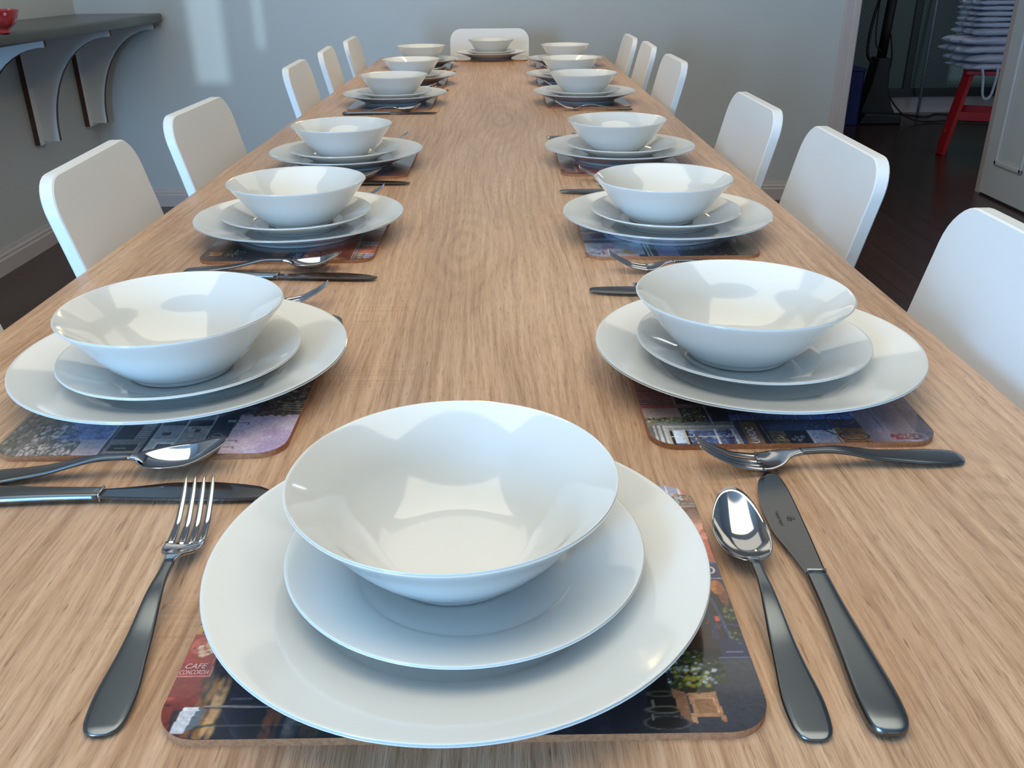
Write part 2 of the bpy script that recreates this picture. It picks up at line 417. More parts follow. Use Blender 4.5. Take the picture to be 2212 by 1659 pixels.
# ------------------------------------------------------------------ wall shelf
def shelf():
    s = empty('wall_shelf', (XW, 3.4, .153), 0, 'dark grey laminate shelf with rounded end on curved white brackets, fixed to the left wall', 'shelf')
    y0, y1 = -1.3, YB - 3.4 - .004
    # slab with bullnose front and rounded free corner
    prof = [(.0, y0), (.425, y0), (.408, y1 - .035)] + [(.408 - .03 + .03 * math.cos(a), y1 - .03 + .03 * math.sin(a)) for a in np.linspace(0, math.pi / 2, 7)] + [(0, y1)]
    me = prism('slab', prof, 'z', -.040, 0, bev=.011, smooth=True)
    link('worktop', me, MAT['counter'], s)
    for Y in (3.316, 3.887, 4.385):
        yy = Y - 3.4
        top, bot = -.040, -.478
        pts = [(.022, top), (.385, top), (.385, top - .024)]
        for k in range(1, 15):
            a = math.radians(90 * k / 15)       # concave curve from tip down to the foot
            x = .385 - .296 * math.sin(a) ; z = (top - .024) - .40 * (1 - math.cos(a))
            pts.append((x, z))
        pts += [(.089, bot + .0), (.022, bot)]
        m = prism('bracket', pts, 'y', yy - .0, yy + .018)
        m.materials.append(MAT['bracket']); m.materials.append(MAT['rawedge'])
        for p in m.polygons:
            if abs(p.normal.y) < .5: p.material_index = 1
        br = link('bracket', m, None, s)
        m = span('plate', (.0, yy - .038, bot - .012), (.022, yy + .05, top))
        m.materials.append(MAT['bracket']); m.materials.append(MAT['rawedge'])
        for p in m.polygons:
            if p.normal.y < -.5: p.material_index = 1
        link('backing_plate', m, None, br)
    return s
shelf()
prof = smooth_profile([(.0, .012), (.03, .013), (.055, .03), (.072, .064), (.0735, .066), (.075, .064), (.060, .028), (.042, .012), (.040, .0), (.034, .0), (.032, .008), (0, .008)], 5)
props(link('patterned_bowl', lathe('patterned_bowl', prof, 48), MAT['floral'], loc=(-1.602, 3.03, .1535)),
      'small red floral bowl standing on the dark wall shelf, cut by the left edge', 'bowl')

# ------------------------------------------------------------------ table
TX0, TX1, TY0, TY1 = -.501, .410, .20, 3.86
def table():
    t = empty('dining_table', ((TX0 + TX1) / 2, (TY0 + TY1) / 2, ZF), 0, 'long rectangular dining table with light rough-sawn oak top laid for thirteen', 'table')
    w_, l_ = TX1 - TX0, TY1 - TY0
    bm = bmesh.new(); box(bm, (0, 0, -.018), (w_, l_, .036), .003)
    me = bmesh_of('table_top', bm)
    top = link('table_top', me, MAT['wood'], t, loc=(0, 0, .75))
    for sx in (-1, 1):
        for sy in (-1, 1):
            bm = bmesh.new(); box(bm, (sx * (w_ / 2 - .05), sy * (l_ / 2 - .06), .357), (.06, .06, .714), .003)
            link('leg', bmesh_of('leg', bm), MAT['wood'], t)
    bm = bmesh.new()
    for sx in (-1, 1): box(bm, (sx * (w_ / 2 - .05), 0, .684), (.022, l_ - .2, .06))
    for sy in (-1, 1): box(bm, (0, sy * (l_ / 2 - .06), .684), (w_ - .16, .022, .06))
    link('apron', bmesh_of('apron', bm), MAT['wood'], t)
    return t
table()

# ------------------------------------------------------------------ chairs
CW, CZT, LEAN, CT = .327, .101, .244, .017
def chair_proto():
    """origin: centre of the backrest's front face at table-top level, chair faces local -X"""
    c = empty('dining_chair', (0, 0, 0))
    tl = math.tan(LEAN)
    # backrest
    z0, r = -.285, .045
    pts = []
    for k in range(9): a = math.radians(90 * k / 8); pts.append((CW / 2 - r + r * math.cos(a), CZT - r + r * math.sin(a)))
    for k in range(9): a = math.radians(90 + 90 * k / 8); pts.append((-CW / 2 + r + r * math.cos(a), CZT - r + r * math.sin(a)))
    pts += [(-CW / 2, z0), (CW / 2, z0)]
    bm = bmesh.new()
    f = [bm.verts.new((z * tl, u, z)) for u, z in pts]; b = [bm.verts.new((z * tl + CT, u, z)) for u, z in pts]
    bm.faces.new(f); bm.faces.new(b[::-1]); n = len(pts)
    for i in range(n): bm.faces.new((f[i], f[(i + 1) % n], b[(i + 1) % n], b[i]))
    bmesh.ops.recalc_face_normals(bm, faces=bm.faces)
    bmesh.ops.bevel(bm, geom=[e for e in bm.edges if e.calc_face_angle(0) > 1.2], offset=.0016, segments=1, affect='EDGES', profile=.5)
    link('backrest', bmesh_of('backrest', bm, True, .3), MAT['chair'], c)
    # seat
    poly = [(x - .24, y) for x, y in rrect(.34, .36, .04)]
    link('seat', prism('seat', poly, 'z', -.305, -.287, bev=.004), MAT['chair'], c)
    for sx, sy in ((-.38, .14), (-.38, -.14), (-.10, .14), (-.10, -.14)):
        bx = sx + (-.02 if sx < -.3 else .03)
        pts = [(sx - .018, sy - .018, -.305), (sx + .018, sy - .018, -.305), (sx + .018, sy + .018, -.305), (sx - .018, sy + .018, -.305),
               (bx - .012, sy - .012, -.75), (bx + .012, sy - .012, -.75), (bx + .012, sy + .012, -.75), (bx - .012, sy + .012, -.75)]
        fs = [(0, 1, 2, 3), (7, 6, 5, 4), (0, 4, 5, 1), (1, 5, 6, 2), (2, 6, 7, 3), (3, 7, 4, 0)]
        link('leg', mesh_of('leg', pts, fs, False), MAT['chair'], c)
    return c
proto = chair_proto(); first = True
ORD = ['nearest', 'second', 'third', 'fourth', 'fifth', 'farthest']
CH = [('left', -.525, .70, 0.0, 0), ('left', -.524, 1.205, .073, 1), ('left', -.531, 1.683, -.014, 2), ('left', -.520, 2.491, .037, 3), ('left', -.524, 2.963, .066, 4), ('left', -.518, 3.429, .029, 5),
      ('right', .443, .746, -.006, 0), ('right', .446, 1.259, -.029, 1), ('right', .431, 1.68, -.009, 2), ('right', .434, 2.543, -.003, 3), ('right', .438, 3.044, -.037, 4), ('right', .428, 3.424, -.013, 5)]
CHL = {('left', 0): 'white dining chair cut by the left edge, nearest on the left side of table',
       ('left', 1): 'white dining chair, second from the front on the left side of table',
       ('left', 2): 'white dining chair below the shelf end, third on the left side of table',
       ('left', 3): 'white dining chair, fourth on the left side, front one of the far left trio',
       ('left', 4): 'white dining chair, middle one of the far left trio',
       ('left', 5): 'white dining chair, rearmost on the left side by the back wall',
       ('right', 0): 'white dining chair cut by the right edge, nearest on the right side of table',
       ('right', 1): 'white dining chair in front of the dark doorway, second on the right side',
       ('right', 2): 'white dining chair with bowl-shaped shadow, third on the right side of table',
       ('right', 3): 'white dining chair, fourth on the right side, front one of the far right trio',
       ('right', 4): 'white dining chair, middle one of the far right trio',
       ('right', 5): 'white dining chair, rearmost on the right side by the back wall'}
for side, x, y, rot, k in CH:
    o = proto if first else copy_tree(proto); first = False
    o.location = (x, y, TZ); o.rotation_euler = (0, 0, rot + (0 if side == 'right' else math.pi))
    props(o, CHL[(side, k)], 'chair', 'white dining chairs along both long sides')
o = copy_tree(proto); o.location = (-.056, 3.915, TZ); o.rotation_euler = (0, 0, math.pi / 2)
for ch in [q for q in bpy.data.objects if q.parent == o and not q.name.startswith('backrest')]: ch.scale.x = .72
props(o, 'white dining chair standing alone at the far head of the table', 'chair', 'white dining chairs along both long sides')

# ------------------------------------------------------------------ china
big_prof = smooth_profile([(0, .0075), (.05, .0075), (.078, .008), (.088, .0115), (.110, .0180), (.1340, .0250), (.1352, .0242), (.1345, .0226), (.110, .0140), (.092, .0070), (.084, .0040), (.080, 0.0), (.076, 0.0), (.074, .0035), (.04, .0036), (0, .0036)], 5)
small_prof = smooth_profile([(0, .0055), (.035, .0055), (.056, .006), (.063, .0085), (.080, .0155), (.0960, .0215), (.0972, .0208), (.0965, .0194), (.080, .0120), (.066, .0055), (.060, .0030), (.057, 0.0), (.053, 0.0), (.051, .0025), (.03, .0026), (0, .0026)], 5)
bowl_prof = smooth_profile([(0, .0062), (.030, .0065), (.044, .0105), (.060, .0240), (.0730, .0405), (.0872, .0543), (.0886, .0543), (.0886, .0528), (.0765, .0385), (.064, .0218), (.050, .0075), (.044, .0035), (.042, 0.0), (.038, 0.0), (.036, .0025), (.02, .0028), (0, .0028)], 5)
ME_BIG, ME_SMALL, ME_BOWL = lathe('dinner_plate', big_prof, 128), lathe('side_plate', small_prof, 112), lathe('soup_bowl', bowl_prof, 112)
for me in (ME_BIG, ME_SMALL, ME_BOWL): me.materials.append(MAT['china'])

# ------------------------------------------------------------------ placemat pictures (painted into a vertex colour grid)
MW, MH, RC, STEP = .286, .213, .021, .0008
class Paint:
    def __init__(s, base, seed):
        nx, ny = int(MW / STEP) + 1, int(MH / STEP) + 1
        s.u = np.linspace(0, MW * 1000, nx); s.v = np.linspace(0, MH * 1000, ny)
        s.U, s.V = np.meshgrid(s.u, s.v); s.c = np.empty(s.U.shape + (3,)); s.c[:] = np.array(base) / 255
        s.r = np.random.default_rng(seed)
    def _blend(s, m, col, a=1.0):
        m = (m * a)[..., None]; s.c = s.c * (1 - m) + np.array(col) / 255 * m
    def poly(s, pts, col, a=1.0):
        ins = np.zeros(s.U.shape, bool); n = len(pts)
        for i in range(n):
            x0, y0 = pts[i]; x1, y1 = pts[(i + 1) % n]
            cnd = ((y0 > s.V) != (y1 > s.V)); dy = (y1 - y0) if y1 != y0 else 1e-9
            ins ^= cnd & (s.U < (x1 - x0) * (s.V - y0) / dy + x0)
        s._blend(ins.astype(float), col, a)
    def rect(s, u0, v0, u1, v1, col, a=1.0): s.poly([(u0, v0), (u1, v0), (u1, v1), (u0, v1)], col, a)
    def line(s, pts, w, col, a=1.0):
        for (x0, y0), (x1, y1) in zip(pts[:-1], pts[1:]):
            dx, dy = x1 - x0, y1 - y0; L = dx * dx + dy * dy + 1e-9
            t = np.clip(((s.U - x0) * dx + (s.V - y0) * dy) / L, 0, 1)
            d = np.hypot(s.U - x0 - t * dx, s.V - y0 - t * dy); s._blend(np.clip((w / 2 - d) / .5 + .5, 0, 1), col, a)
    def ell(s, u, v, ru, rv, col, a=1.0, ring=0):
        d = np.hypot((s.U - u) / ru, (s.V - v) / rv)
        if ring: m = np.clip((ring - np.abs(d - 1) * min(ru, rv)) / .5 + .3, 0, 1)
        else: m = np.clip((1 - d) * min(ru, rv) / .6, 0, 1)
        s._blend(m, col, a)
    def dabs(s, n, u0, v0, u1, v1, cols, r0=.8, r1=2.5, asp=1.0, shape=None, a=.85):
        for _ in range(n):
            u, v = s.r.uniform(u0, u1), s.r.uniform(v0, v1)
            if shape and not shape(u, v): continue
            r = s.r.uniform(r0, r1); c = cols[s.r.integers(len(cols))]
            iu0, iu1 = np.searchsorted(s.u, [u - 2 * r * asp, u + 2 * r * asp]); iv0, iv1 = np.searchsorted(s.v, [v - 2 * r, v + 2 * r])
            if iu1 <= iu0 or iv1 <= iv0: continue
            d = np.hypot((s.U[iv0:iv1, iu0:iu1] - u) / (r * asp), (s.V[iv0:iv1, iu0:iu1] - v) / r)
            m = (np.clip((1 - d) * 2, 0, 1) * a)[..., None]; s.c[iv0:iv1, iu0:iu1] = s.c[iv0:iv1, iu0:iu1] * (1 - m) + np.array(c) / 255 * m
    def grain(s, amt=.05):
        k = s.r.normal(0, 1, s.U.shape); k = (k + np.roll(k, 1, 0) + np.roll(k, 1, 1) + np.roll(k, 2, 1)) / 2
        s.c = np.clip(s.c * (1 + amt * k[..., None]), 0, 1)
    def cloud(s, cell, amt, su=1.0, sv=1.0):
        gu, gv = int(MW * 1000 * su / cell) + 3, int(MH * 1000 * sv / cell) + 3; g = s.r.normal(0, 1, (gv, gu))
        x = s.U * su / cell; y = s.V * sv / cell; i = x.astype(int); j = y.astype(int); fx = x - i; fy = y - j; fx = fx * fx * (3 - 2 * fx); fy = fy * fy * (3 - 2 * fy)
        k = g[j, i] * (1 - fx) * (1 - fy) + g[j, i + 1] * fx * (1 - fy) + g[j + 1, i] * (1 - fx) * fy + g[j + 1, i + 1] * fx * fy
        s.c = np.clip(s.c * (1 + amt * k[..., None]), 0, 1)
    def stripes(s, u0, v0, u1, v1, n, c0, c1, along='u'):
        for k in range(n):
            c = c0 if k % 2 == 0 else c1
            if along == 'u': s.rect(u0, v0 + (v1 - v0) * k / n, u1, v0 + (v1 - v0) * (k + 1) / n, c)
            else: s.rect(u0 + (u1 - u0) * k / n, v0, u0 + (u1 - u0) * (k + 1) / n, v1, c)
GRN = [(46, 58, 38), (70, 84, 50), (96, 104, 54), (34, 44, 34), (120, 118, 60)]

def paint_A():
    """cafe front at dusk: red poster, wet pavement with reflections, potted flowers, shop sign"""
    p = Paint((34, 34, 42), 1)
    # building above
    p.rect(0, 128, 286, 213, (150, 74, 50)); p.cloud(30, .15)
    p.stripes(0, 186, 286, 192, 4, (176, 160, 150), (120, 96, 90)); p.rect(0, 192, 286, 213, (150, 92, 76))
    for u in (30, 90, 150, 210, 262): p.rect(u, 193, u + 16, 213, (120, 120, 148)); p.line([(u, 193), (u, 213)], 1.5, (190, 180, 184)); p.line([(u + 8, 193), (u + 8, 213)], 1, (190, 180, 184)); p.line([(u + 16, 193), (u + 16, 213)], 1.5, (190, 180, 184))
    for u in (40, 100, 160, 220, 276): p.dabs(120, u - 14, 190, u + 12, 202, GRN + [(160, 90, 84), (180, 150, 130)], .6, 1.8)
    p.dabs(60, 255, 130, 286, 175, [(190, 120, 100), (176, 90, 60), (196, 150, 140)], .8, 2.4, 1.6)
    p.ell(282, 172, 5, 12, (196, 140, 116), .8)
    # sign band
    p.rect(0, 111, 286, 128, (36, 34, 62)); p.line([(0, 127), (286, 127)], .9, (80, 80, 110)); p.line([(0, 112), (286, 112)], 1.0, (120, 110, 130))
    # shop front
    p.rect(0, 48, 286, 111, (30, 28, 34)); p.cloud(18, .3)
    for u0 in (150, 196, 240): p.rect(u0, 55, u0 + 36, 104, (58, 38, 26)); p.ell(u0 + 18, 96, 15, 10, (160, 92, 30), .9); p.dabs(70, u0, 58, u0 + 36, 98, [(96, 56, 30), (70, 40, 26), (130, 76, 34), (40, 26, 22)], 1, 3, .5)
    p.ell(281, 104, 4, 7, (204, 120, 34)); p.ell(283, 98, 3, 12, (140, 76, 36), .8)
    p.rect(0, 78, 6, 104, (40, 30, 62)); p.rect(-2, 71, 3, 78, (196, 140, 66)); p.rect(3, 60, 30, 78, (34, 44, 70))
    p.rect(18, 40, 60, 66, (36, 34, 36)); p.ell(26, 48, 9, 7, (78, 70, 64), .7); p.ell(40, 50, 9, 7, (60, 56, 56), .7)
    # table and chairs at the door
    p.line([(271, 92), (274, 47)], 2.2, (44, 52, 84)); p.line([(276, 94), (281, 48)], 1.6, (70, 80, 110)); p.rect(274, 76, 277, 80, (214, 92, 64))
    p.ell(280, 66, 9, 7, (60, 68, 92), ring=.7); p.rect(272, 48, 288, 62, (34, 38, 66)); p.line([(275, 52), (283, 52)], 1, (110, 120, 150)); p.line([(270, 48), (286, 48)], .8, (90, 96, 130))
    p.dabs(40, 280, 58, 287, 86, GRN + [(140, 130, 60)], .6, 1.6)
    # pavement with streaks
    p.rect(0, 0, 286, 47, (44, 46, 54)); p.rect(200, 0, 286, 47, (58, 58, 66))
    for k in range(46):
        v = p.r.uniform(0, 46); u = p.r.uniform(225, 286); p.line([(u, v), (u + p.r.uniform(6, 30), v)], p.r.uniform(.5, 1.3), [(92, 94, 104), (44, 44, 50), (120, 120, 128)][p.r.integers(3)], .55)
    # warm reflections in the wet ground
    p.rect(0, 0, 286, 39, (28, 32, 42), .75); p.rect(246, 0, 286, 47, (62, 62, 68), .8)
    for (u0, w_, c) in ((12, 11, (120, 50, 40)), (20, 14, (176, 118, 62)), (25, 5, (206, 158, 108)), (35, 10, (34, 40, 58)), (46, 10, (40, 38, 40)), (54, 9, (140, 76, 46)), (63, 7, (130, 112, 104)), (72, 10, (110, 72, 40)), (84, 6, (40, 30, 30)), (92, 8, (120, 84, 50)), (102, 5, (60, 40, 40)), (112, 9, (104, 70, 40)), (126, 8, (40, 36, 44)), (140, 10, (84, 52, 34)), (156, 8, (46, 50, 70)), (172, 9, (100, 70, 44)), (190, 8, (50, 50, 60)), (206, 8, (40, 44, 60))):
        p.dabs(60, u0 - w_ * .4, 0, u0 + w_ * .5, 38, [c], 3, 6, .35, a=.35)
    p.line([(20, 20), (62, 19)], 1.1, (170, 158, 148)); p.line([(20, 19), (62, 18)], .7, (30, 24, 24)); p.line([(31, 24.5), (41, 24.5)], .7, (150, 150, 156)); p.line([(18, 8), (90, 8)], .5, (110, 100, 96), .6)
    # red poster, barrel, white box
    p.rect(0, 40, 16, 71, (160, 40, 40)); p.line([(0, 71), (14.6, 71), (16, 40), (0, 40)], .8, (206, 120, 116)); p.ell(6, 62, 6, 7, (196, 96, 80), .7); p.rect(0, 41, 15, 49, (138, 34, 38))
    p.dabs(26, 5, 54, 14, 63, [(226, 196, 160), (214, 160, 110), (236, 220, 190)], .9, 2.0); p.ell(9.5, 63, 2.4, 2.8, (226, 160, 104)); p.ell(11.5, 68, 2, 1.6, (200, 196, 200)); p.ell(2.5, 60, .8, 1.3, (40, 24, 20))
    p.rect(0, 18, 14, 39.5, (112, 38, 36)); p.line([(0, 36), (12, 37)], .5, (70, 24, 24)); p.poly([(0, 39), (12, 39), (16, 22), (10, 20), (0, 27)], (128, 44, 40), .8)
    p.poly([(-2, 27), (4, 27), (7, 5), (-2, 5)], (120, 44, 34)); p.ell(1.5, 25, 3, 1.3, (170, 70, 56)); p.ell(1.5, 21, 4, 1.2, (80, 24, 22)); p.line([(5, 8), (6, 20)], 1, (90, 30, 26)); p.ell(3, 6, 3.5, 1.4, (150, 60, 60), .7)
    p.poly([(10, 20), (17, 20), (14.5, 4), (8, 4)], (196, 196, 202)); p.poly([(17, 20), (21, 18), (20, 8), (14.5, 4)], (96, 104, 112)); p.poly([(10.5, 20), (17, 20), (18, 17), (10, 17)], (222, 220, 222)); p.line([(19, 7), (28, 9)], 1.5, (40, 60, 60), .7)
    # lamp post base and planter with flowers
    p.poly([(235, 60), (240, 60), (242, 24), (232, 24)], (16, 16, 20)); p.poly([(230, 24), (243, 24), (245, 12), (229, 12)], (20, 20, 22)); p.ell(237, 24, 6.5, 1.6, (84, 80, 70), ring=.5)
    p.ell(237, 14, 8, 2, (96, 92, 80), ring=.5); p.ell(237, 6, 10.5, 4, (24, 26, 28)); p.ell(237, 6, 10.5, 4, (80, 80, 74), ring=.4); p.line([(232, 20), (232, 16)], 1, (150, 140, 120)); p.line([(231, 11), (231, 8)], .8, (150, 140, 120))
    p.poly([(242, 28), (249, 24), (263, 25), (256, 29)], (60, 44, 34)); p.poly([(242, 28), (249, 24), (249, 6), (244, 10)], (136, 96, 70)); p.poly([(249, 24), (263, 25), (264, 9), (251, 9)], (176, 128, 92)); p.poly([(249, 12), (251.5, 12), (251, 5.5), (249, 6)], (186, 140, 104)); p.poly([(261, 12), (264, 12), (265, 6), (263, 6)], (160, 116, 84))
    p.poly([(252, 21), (261, 21), (262, 12), (252.5, 12)], (146, 104, 72)); p.line([(252, 21), (261, 21), (262, 12)], .6, (206, 160, 120))
    sh = lambda u, v: ((u - 255) / 16) ** 2 + ((v - 39) / 14) ** 2 < 1
    p.dabs(420, 238, 24, 272, 54, [(34, 44, 30), (56, 66, 36), (84, 92, 40), (26, 34, 28)], .8, 2.2, shape=sh); p.dabs(70, 246, 28, 262, 42, [(150, 150, 60), (170, 140, 56), (120, 130, 50)], .7, 1.6, shape=sh)
    p.dabs(60, 238, 30, 274, 54, [(206, 206, 206), (180, 184, 190), (150, 160, 170)], .6, 1.4, 1.3, shape=sh)
    p.grain(.05); return p
def paint_B():
    """stone house front with a window, brown sign, awning of glass squares and a parked bicycle"""
    p = Paint((92, 84, 92), 2); p.cloud(26, .12)
    p.rect(0, -1, 286, 52, (120, 108, 120)); p.cloud(14, .08, .3, 1.5)
    for k in range(30): v = p.r.uniform(0, 52); u = p.r.uniform(0, 220); p.line([(u, v), (u + p.r.uniform(8, 60), v + p.r.uniform(-1, 1))], .6, [(86, 78, 92), (142, 130, 140)][k % 2], .6)
    p.rect(0, 0, 286, 14, (70, 70, 78), .5)
    p.ell(8, 30, 5, 6, (92, 50, 56)); p.ell(8, 20, 5.5, 8, (70, 60, 66)); p.dabs(50, 4, 12, 13, 36, [(120, 60, 60), (60, 40, 50), (150, 120, 120), (90, 84, 92)], .6, 1.8, .8); p.ell(7, 16, 6, 7, (150, 140, 150), ring=.3)
    # wall, house
    p.rect(0, 52, 46, 146, (62, 58, 72)); p.rect(46, 52, 286, 146, (44, 52, 82)); p.rect(0, 146, 286, 213, (120, 112, 104))
    p.rect(0, 52, 22, 73, (120, 84, 54)); p.line([(22, 74), (-2, 73)], 1.2, (190, 160, 120)); p.dabs(30, 0, 54, 24, 72, [(140, 100, 66), (90, 64, 44)], 1, 3)
    p.poly([(20, 74), (20, 93), (-1, 94), (-1, 75)], (150, 148, 166)); p.dabs(70, 0, 75, 19, 93, [(186, 184, 196), (120, 116, 136), (204, 200, 206)], .5, 1.6, .4); p.line([(20, 94), (-2, 94)], 1, (206, 200, 204))
    p.rect(-1, 95, 20, 112, (26, 26, 36)); p.rect(-1, 112, 19, 124, (96, 80, 60)); p.ell(8, 117, 5, 3, (180, 150, 110)); p.dabs(20, 2, 112, 16, 124, [(60, 50, 40), (140, 116, 80), (44, 40, 40)], .8, 2)
    for q in ((6, 108), (9, 105), (7, 102), (4, 104), (10, 100)): p.ell(q[0], q[1], 1.6, .9, (180, 176, 186), ring=.3)
    p.rect(20, 74, 33, 127, (50, 62, 92)); p.dabs(60, 24, 80, 29, 126, [(120, 130, 160), (70, 84, 116)], .3, .7)
    p.rect(-2, 124, 40, 129, (30, 28, 40)); p.line([(34, 127), (-2, 125)], .7, (130, 120, 130))
    p.rect(-2, 129, 34, 143, (124, 96, 72)); p.rect(-2, 129, 34, 130.3, (84, 62, 50)); p.rect(-2, 142, 34, 147, (58, 62, 82)); p.line([(36, 147.5), (-3, 146.5)], 1.3, (150, 146, 160))
    for k in range(10): p.rect(37, 52 + k * 11.0, 48, 61.6 + k * 11.0, (84, 108, 168)); p.line([(37, 52 + k * 11), (48, 52 + k * 11)], .8, (150, 166, 206))
    p.rect(48, 52, 60, 148, (40, 52, 92)); p.dabs(60, 34, 143, 52, 160, [(70, 84, 120), (150, 160, 190), (44, 54, 84)], .6, 2, .5)
    # window with shutters
    p.rect(30, 148, 36, 205, (118, 122, 116)); p.rect(-3, 148, 30, 208, (150, 150, 148)); p.stripes(-3, 200, 30, 210, 6, (172, 170, 172), (104, 102, 104)); p.line([(28, 148), (28, 199)], 1.2, (196, 192, 190)); p.line([(24, 149), (24, 197)], .8, (110, 110, 108))
    p.rect(0, 149, 23, 197, (84, 98, 140)); p.dabs(90, 1, 150, 22, 195, [(110, 130, 170), (70, 80, 120), (96, 90, 110), (150, 166, 196)], 1, 3); p.rect(2, 187, 22, 195, (190, 204, 226)); p.rect(0, 195, 23, 197, (40, 30, 34)); p.rect(0, 183.5, 23, 185, (40, 34, 40))
    p.line([(12, 149), (12, 197)], .9, (226, 222, 222)); p.line([(23, 186), (-1, 186)], 1.5, (200, 190, 170)); p.line([(23, 163), (-1, 163)], 1.3, (204, 206, 216)); p.line([(23, 150), (-1, 150)], 1.2, (204, 206, 216)); p.line([(22, 149), (22, 197)], .8, (204, 204, 206))
    for k in range(12): u, v = p.r.uniform(2, 21), p.r.uniform(151, 161); p.ell(u, v, 2.4, 1.6, (40, 40, 60), ring=.35)
    p.rect(36, 148, 60, 166, (40, 48, 76)); p.line([(62, 163), (32, 162)], 1.6, (150, 152, 164)); p.rect(36, 166, 60, 184, (52, 54, 58)); p.dabs(200, 35, 166, 58, 184, GRN + [(190, 190, 180), (120, 80, 76)], .5, 1.3); p.dabs(140, 34, 183, 44, 212, GRN + [(190, 190, 170)], .5, 1.4)
    p.rect(44, 184, 60, 213, (150, 128, 122)); p.line([(60, 184), (36, 183)], .8, (60, 56, 60)); p.rect(60, 184, 63, 213, (150, 60, 56)); p.stripes(63, 186, 92, 213, 1, (78, 54, 58), (60, 40, 44)); 
    for k in range(7): p.rect(63 + k * 4, 186, 65 + k * 4, 213, (130, 90, 90)); 
    p.rect(66, 148, 130, 184, (44, 44, 58)); p.rect(92, 184, 286, 213, (120, 84, 80)); p.rect(130, 60, 286, 184, (84, 80, 96)); p.cloud(20, .12)
    # bicycle
    for (u, v, a, b) in ((36.5, 63, 9.5, 11), (9.5, 62, 5.0, 10.5)):
        p.ell(u, v, a, b, (26, 26, 38), ring=.55); p.ell(u, v, a - 1, b - 1, (190, 190, 196), ring=.25, a=.6)
    p.line([(36, 64), (22, 68), (10, 64)], .8, (30, 30, 40)); p.line([(36, 64), (28, 78), (20, 80), (12, 74), (20, 82)], .8, (30, 30, 40)); p.line([(24, 60), (26, 58), (22, 55)], .8, (60, 50, 50)); p.line([(32, 80), (24, 90)], 1, (30, 34, 50))
    p.grain(.045); return p
def paint_C():
    """cobbled lane climbing between pale houses under a lilac sky"""
    p = Paint((120, 110, 110), 3)
    p.rect(-2, 165, 290, 215, (190, 170, 190)); p.cloud(40, .06)
    # cobbles at the bottom, in the whole width
    p.poly([(0, -2), (290, -2), (290, 62), (268, 62), (229, 37), (200, 30), (0, 50)], (96, 92, 82)); p.dabs(2600, 0, -2, 288, 62, [(122, 116, 108), (84, 80, 70), (140, 128, 122), (104, 100, 86), (70, 70, 62), (158, 148, 144)], .8, 1.9, 2.4, shape=lambda u, v: v < 62 and v < 37 + (u - 205) * .42 if u > 205 else v < 45, a=.7)
    p.dabs(200, 240, 20, 288, 62, [(186, 168, 164), (200, 184, 180)], .6, 1.6, 2)
    p.poly([(226, 38), (229, 37), (267, 62), (275, 72), (262, 78), (234, 78), (224, 76)], (112, 120, 156)); p.line([(226, 37), (268, 61)], 1.6, (150, 152, 176)); p.dabs(70, 228, 40, 264, 76, [(128, 136, 170), (96, 104, 140)], 1.2, 3.4, 1.4)
    for k in range(16): u, v = p.r.uniform(228, 262), p.r.uniform(44, 74); p.line([(u, v), (u + p.r.uniform(-5, 7), v + p.r.uniform(2, 8))], .5, (60, 66, 96))
    p.poly([(262, 60), (290, 60), (290, 80), (262, 78)], (178, 160, 160)); p.line([(224, 79), (287, 80)], 1.2, (40, 40, 52)); p.line([(224, 77), (287, 78)], .8, (190, 186, 190))
    p.rect(224, 81, 262, 99, (48, 36, 44)); p.rect(228, 84, 250, 92, (36, 34, 46)); p.dabs(30, 226, 82, 260, 98, [(70, 44, 48), (34, 34, 44)], 1, 3)
    for k in range(11): p.rect(230 + k * 3.2, 98, 231.8 + k * 3.2, 107, (156, 146, 146))
    p.line([(226, 97.5), (266, 97.5)], .8, (170, 158, 156)); p.line([(226, 107.6), (266, 107.6)], .8, (60, 50, 56))
    p.rect(262, 81, 290, 108, (132, 118, 110)); p.rect(270, 84, 281, 104, (52, 46, 42)); p.line([(281, 83), (281, 104), (269, 104)], 1, (180, 166, 156)); p.line([(276, 88), (276, 96)], 1.2, (150, 140, 130)); p.rect(224, 108, 290, 110.5, (30, 32, 44))
    # house fronts
    p.rect(224, 110, 290, 130, (154, 148, 154)); p.rect(224, 111, 233, 128, (96, 104, 128)); p.rect(233, 111, 241, 129, (36, 38, 54)); p.rect(262, 111, 290, 131, (190, 180, 170)); p.rect(267, 116, 279, 130, (226, 218, 208)); p.rect(270, 117, 277, 128, (96, 88, 92)); p.line([(268, 131), (282, 131)], 1, (90, 80, 80)); p.line([(224, 110.5), (290, 110.5)], 1, (196, 190, 190))
    for k in range(4): p.line([(265.5, 124 + k * 1.5), (267.5, 124 + k * 1.5)], .5, (110, 100, 100))
    p.rect(252, 116, 257, 122, (70, 64, 70)); p.rect(224, 130, 290, 150, (160, 150, 144)); p.rect(224, 131, 233, 148, (120, 120, 136)); p.rect(233, 131, 242, 150, (44, 44, 56)); p.dabs(60, 244, 131, 288, 150, [(186, 172, 160), (140, 130, 128), (170, 158, 150)], 1, 3.4); p.line([(224, 130), (290, 130)], .9, (206, 200, 198)); p.rect(247, 139, 252, 143, (64, 60, 64))
    p.rect(224, 150, 290, 168, (66, 72, 76)); p.rect(224, 150, 250, 166, (40, 48, 66)); p.line([(224, 150), (290, 150)], .9, (200, 196, 196)); p.rect(233, 160, 237, 166, (130, 150, 156)); p.ell(262, 158, 7, 5, (170, 170, 160), ring=.4); p.rect(259, 155, 264, 159, (190, 186, 176)); p.rect(260, 156, 263, 158, (60, 60, 60))
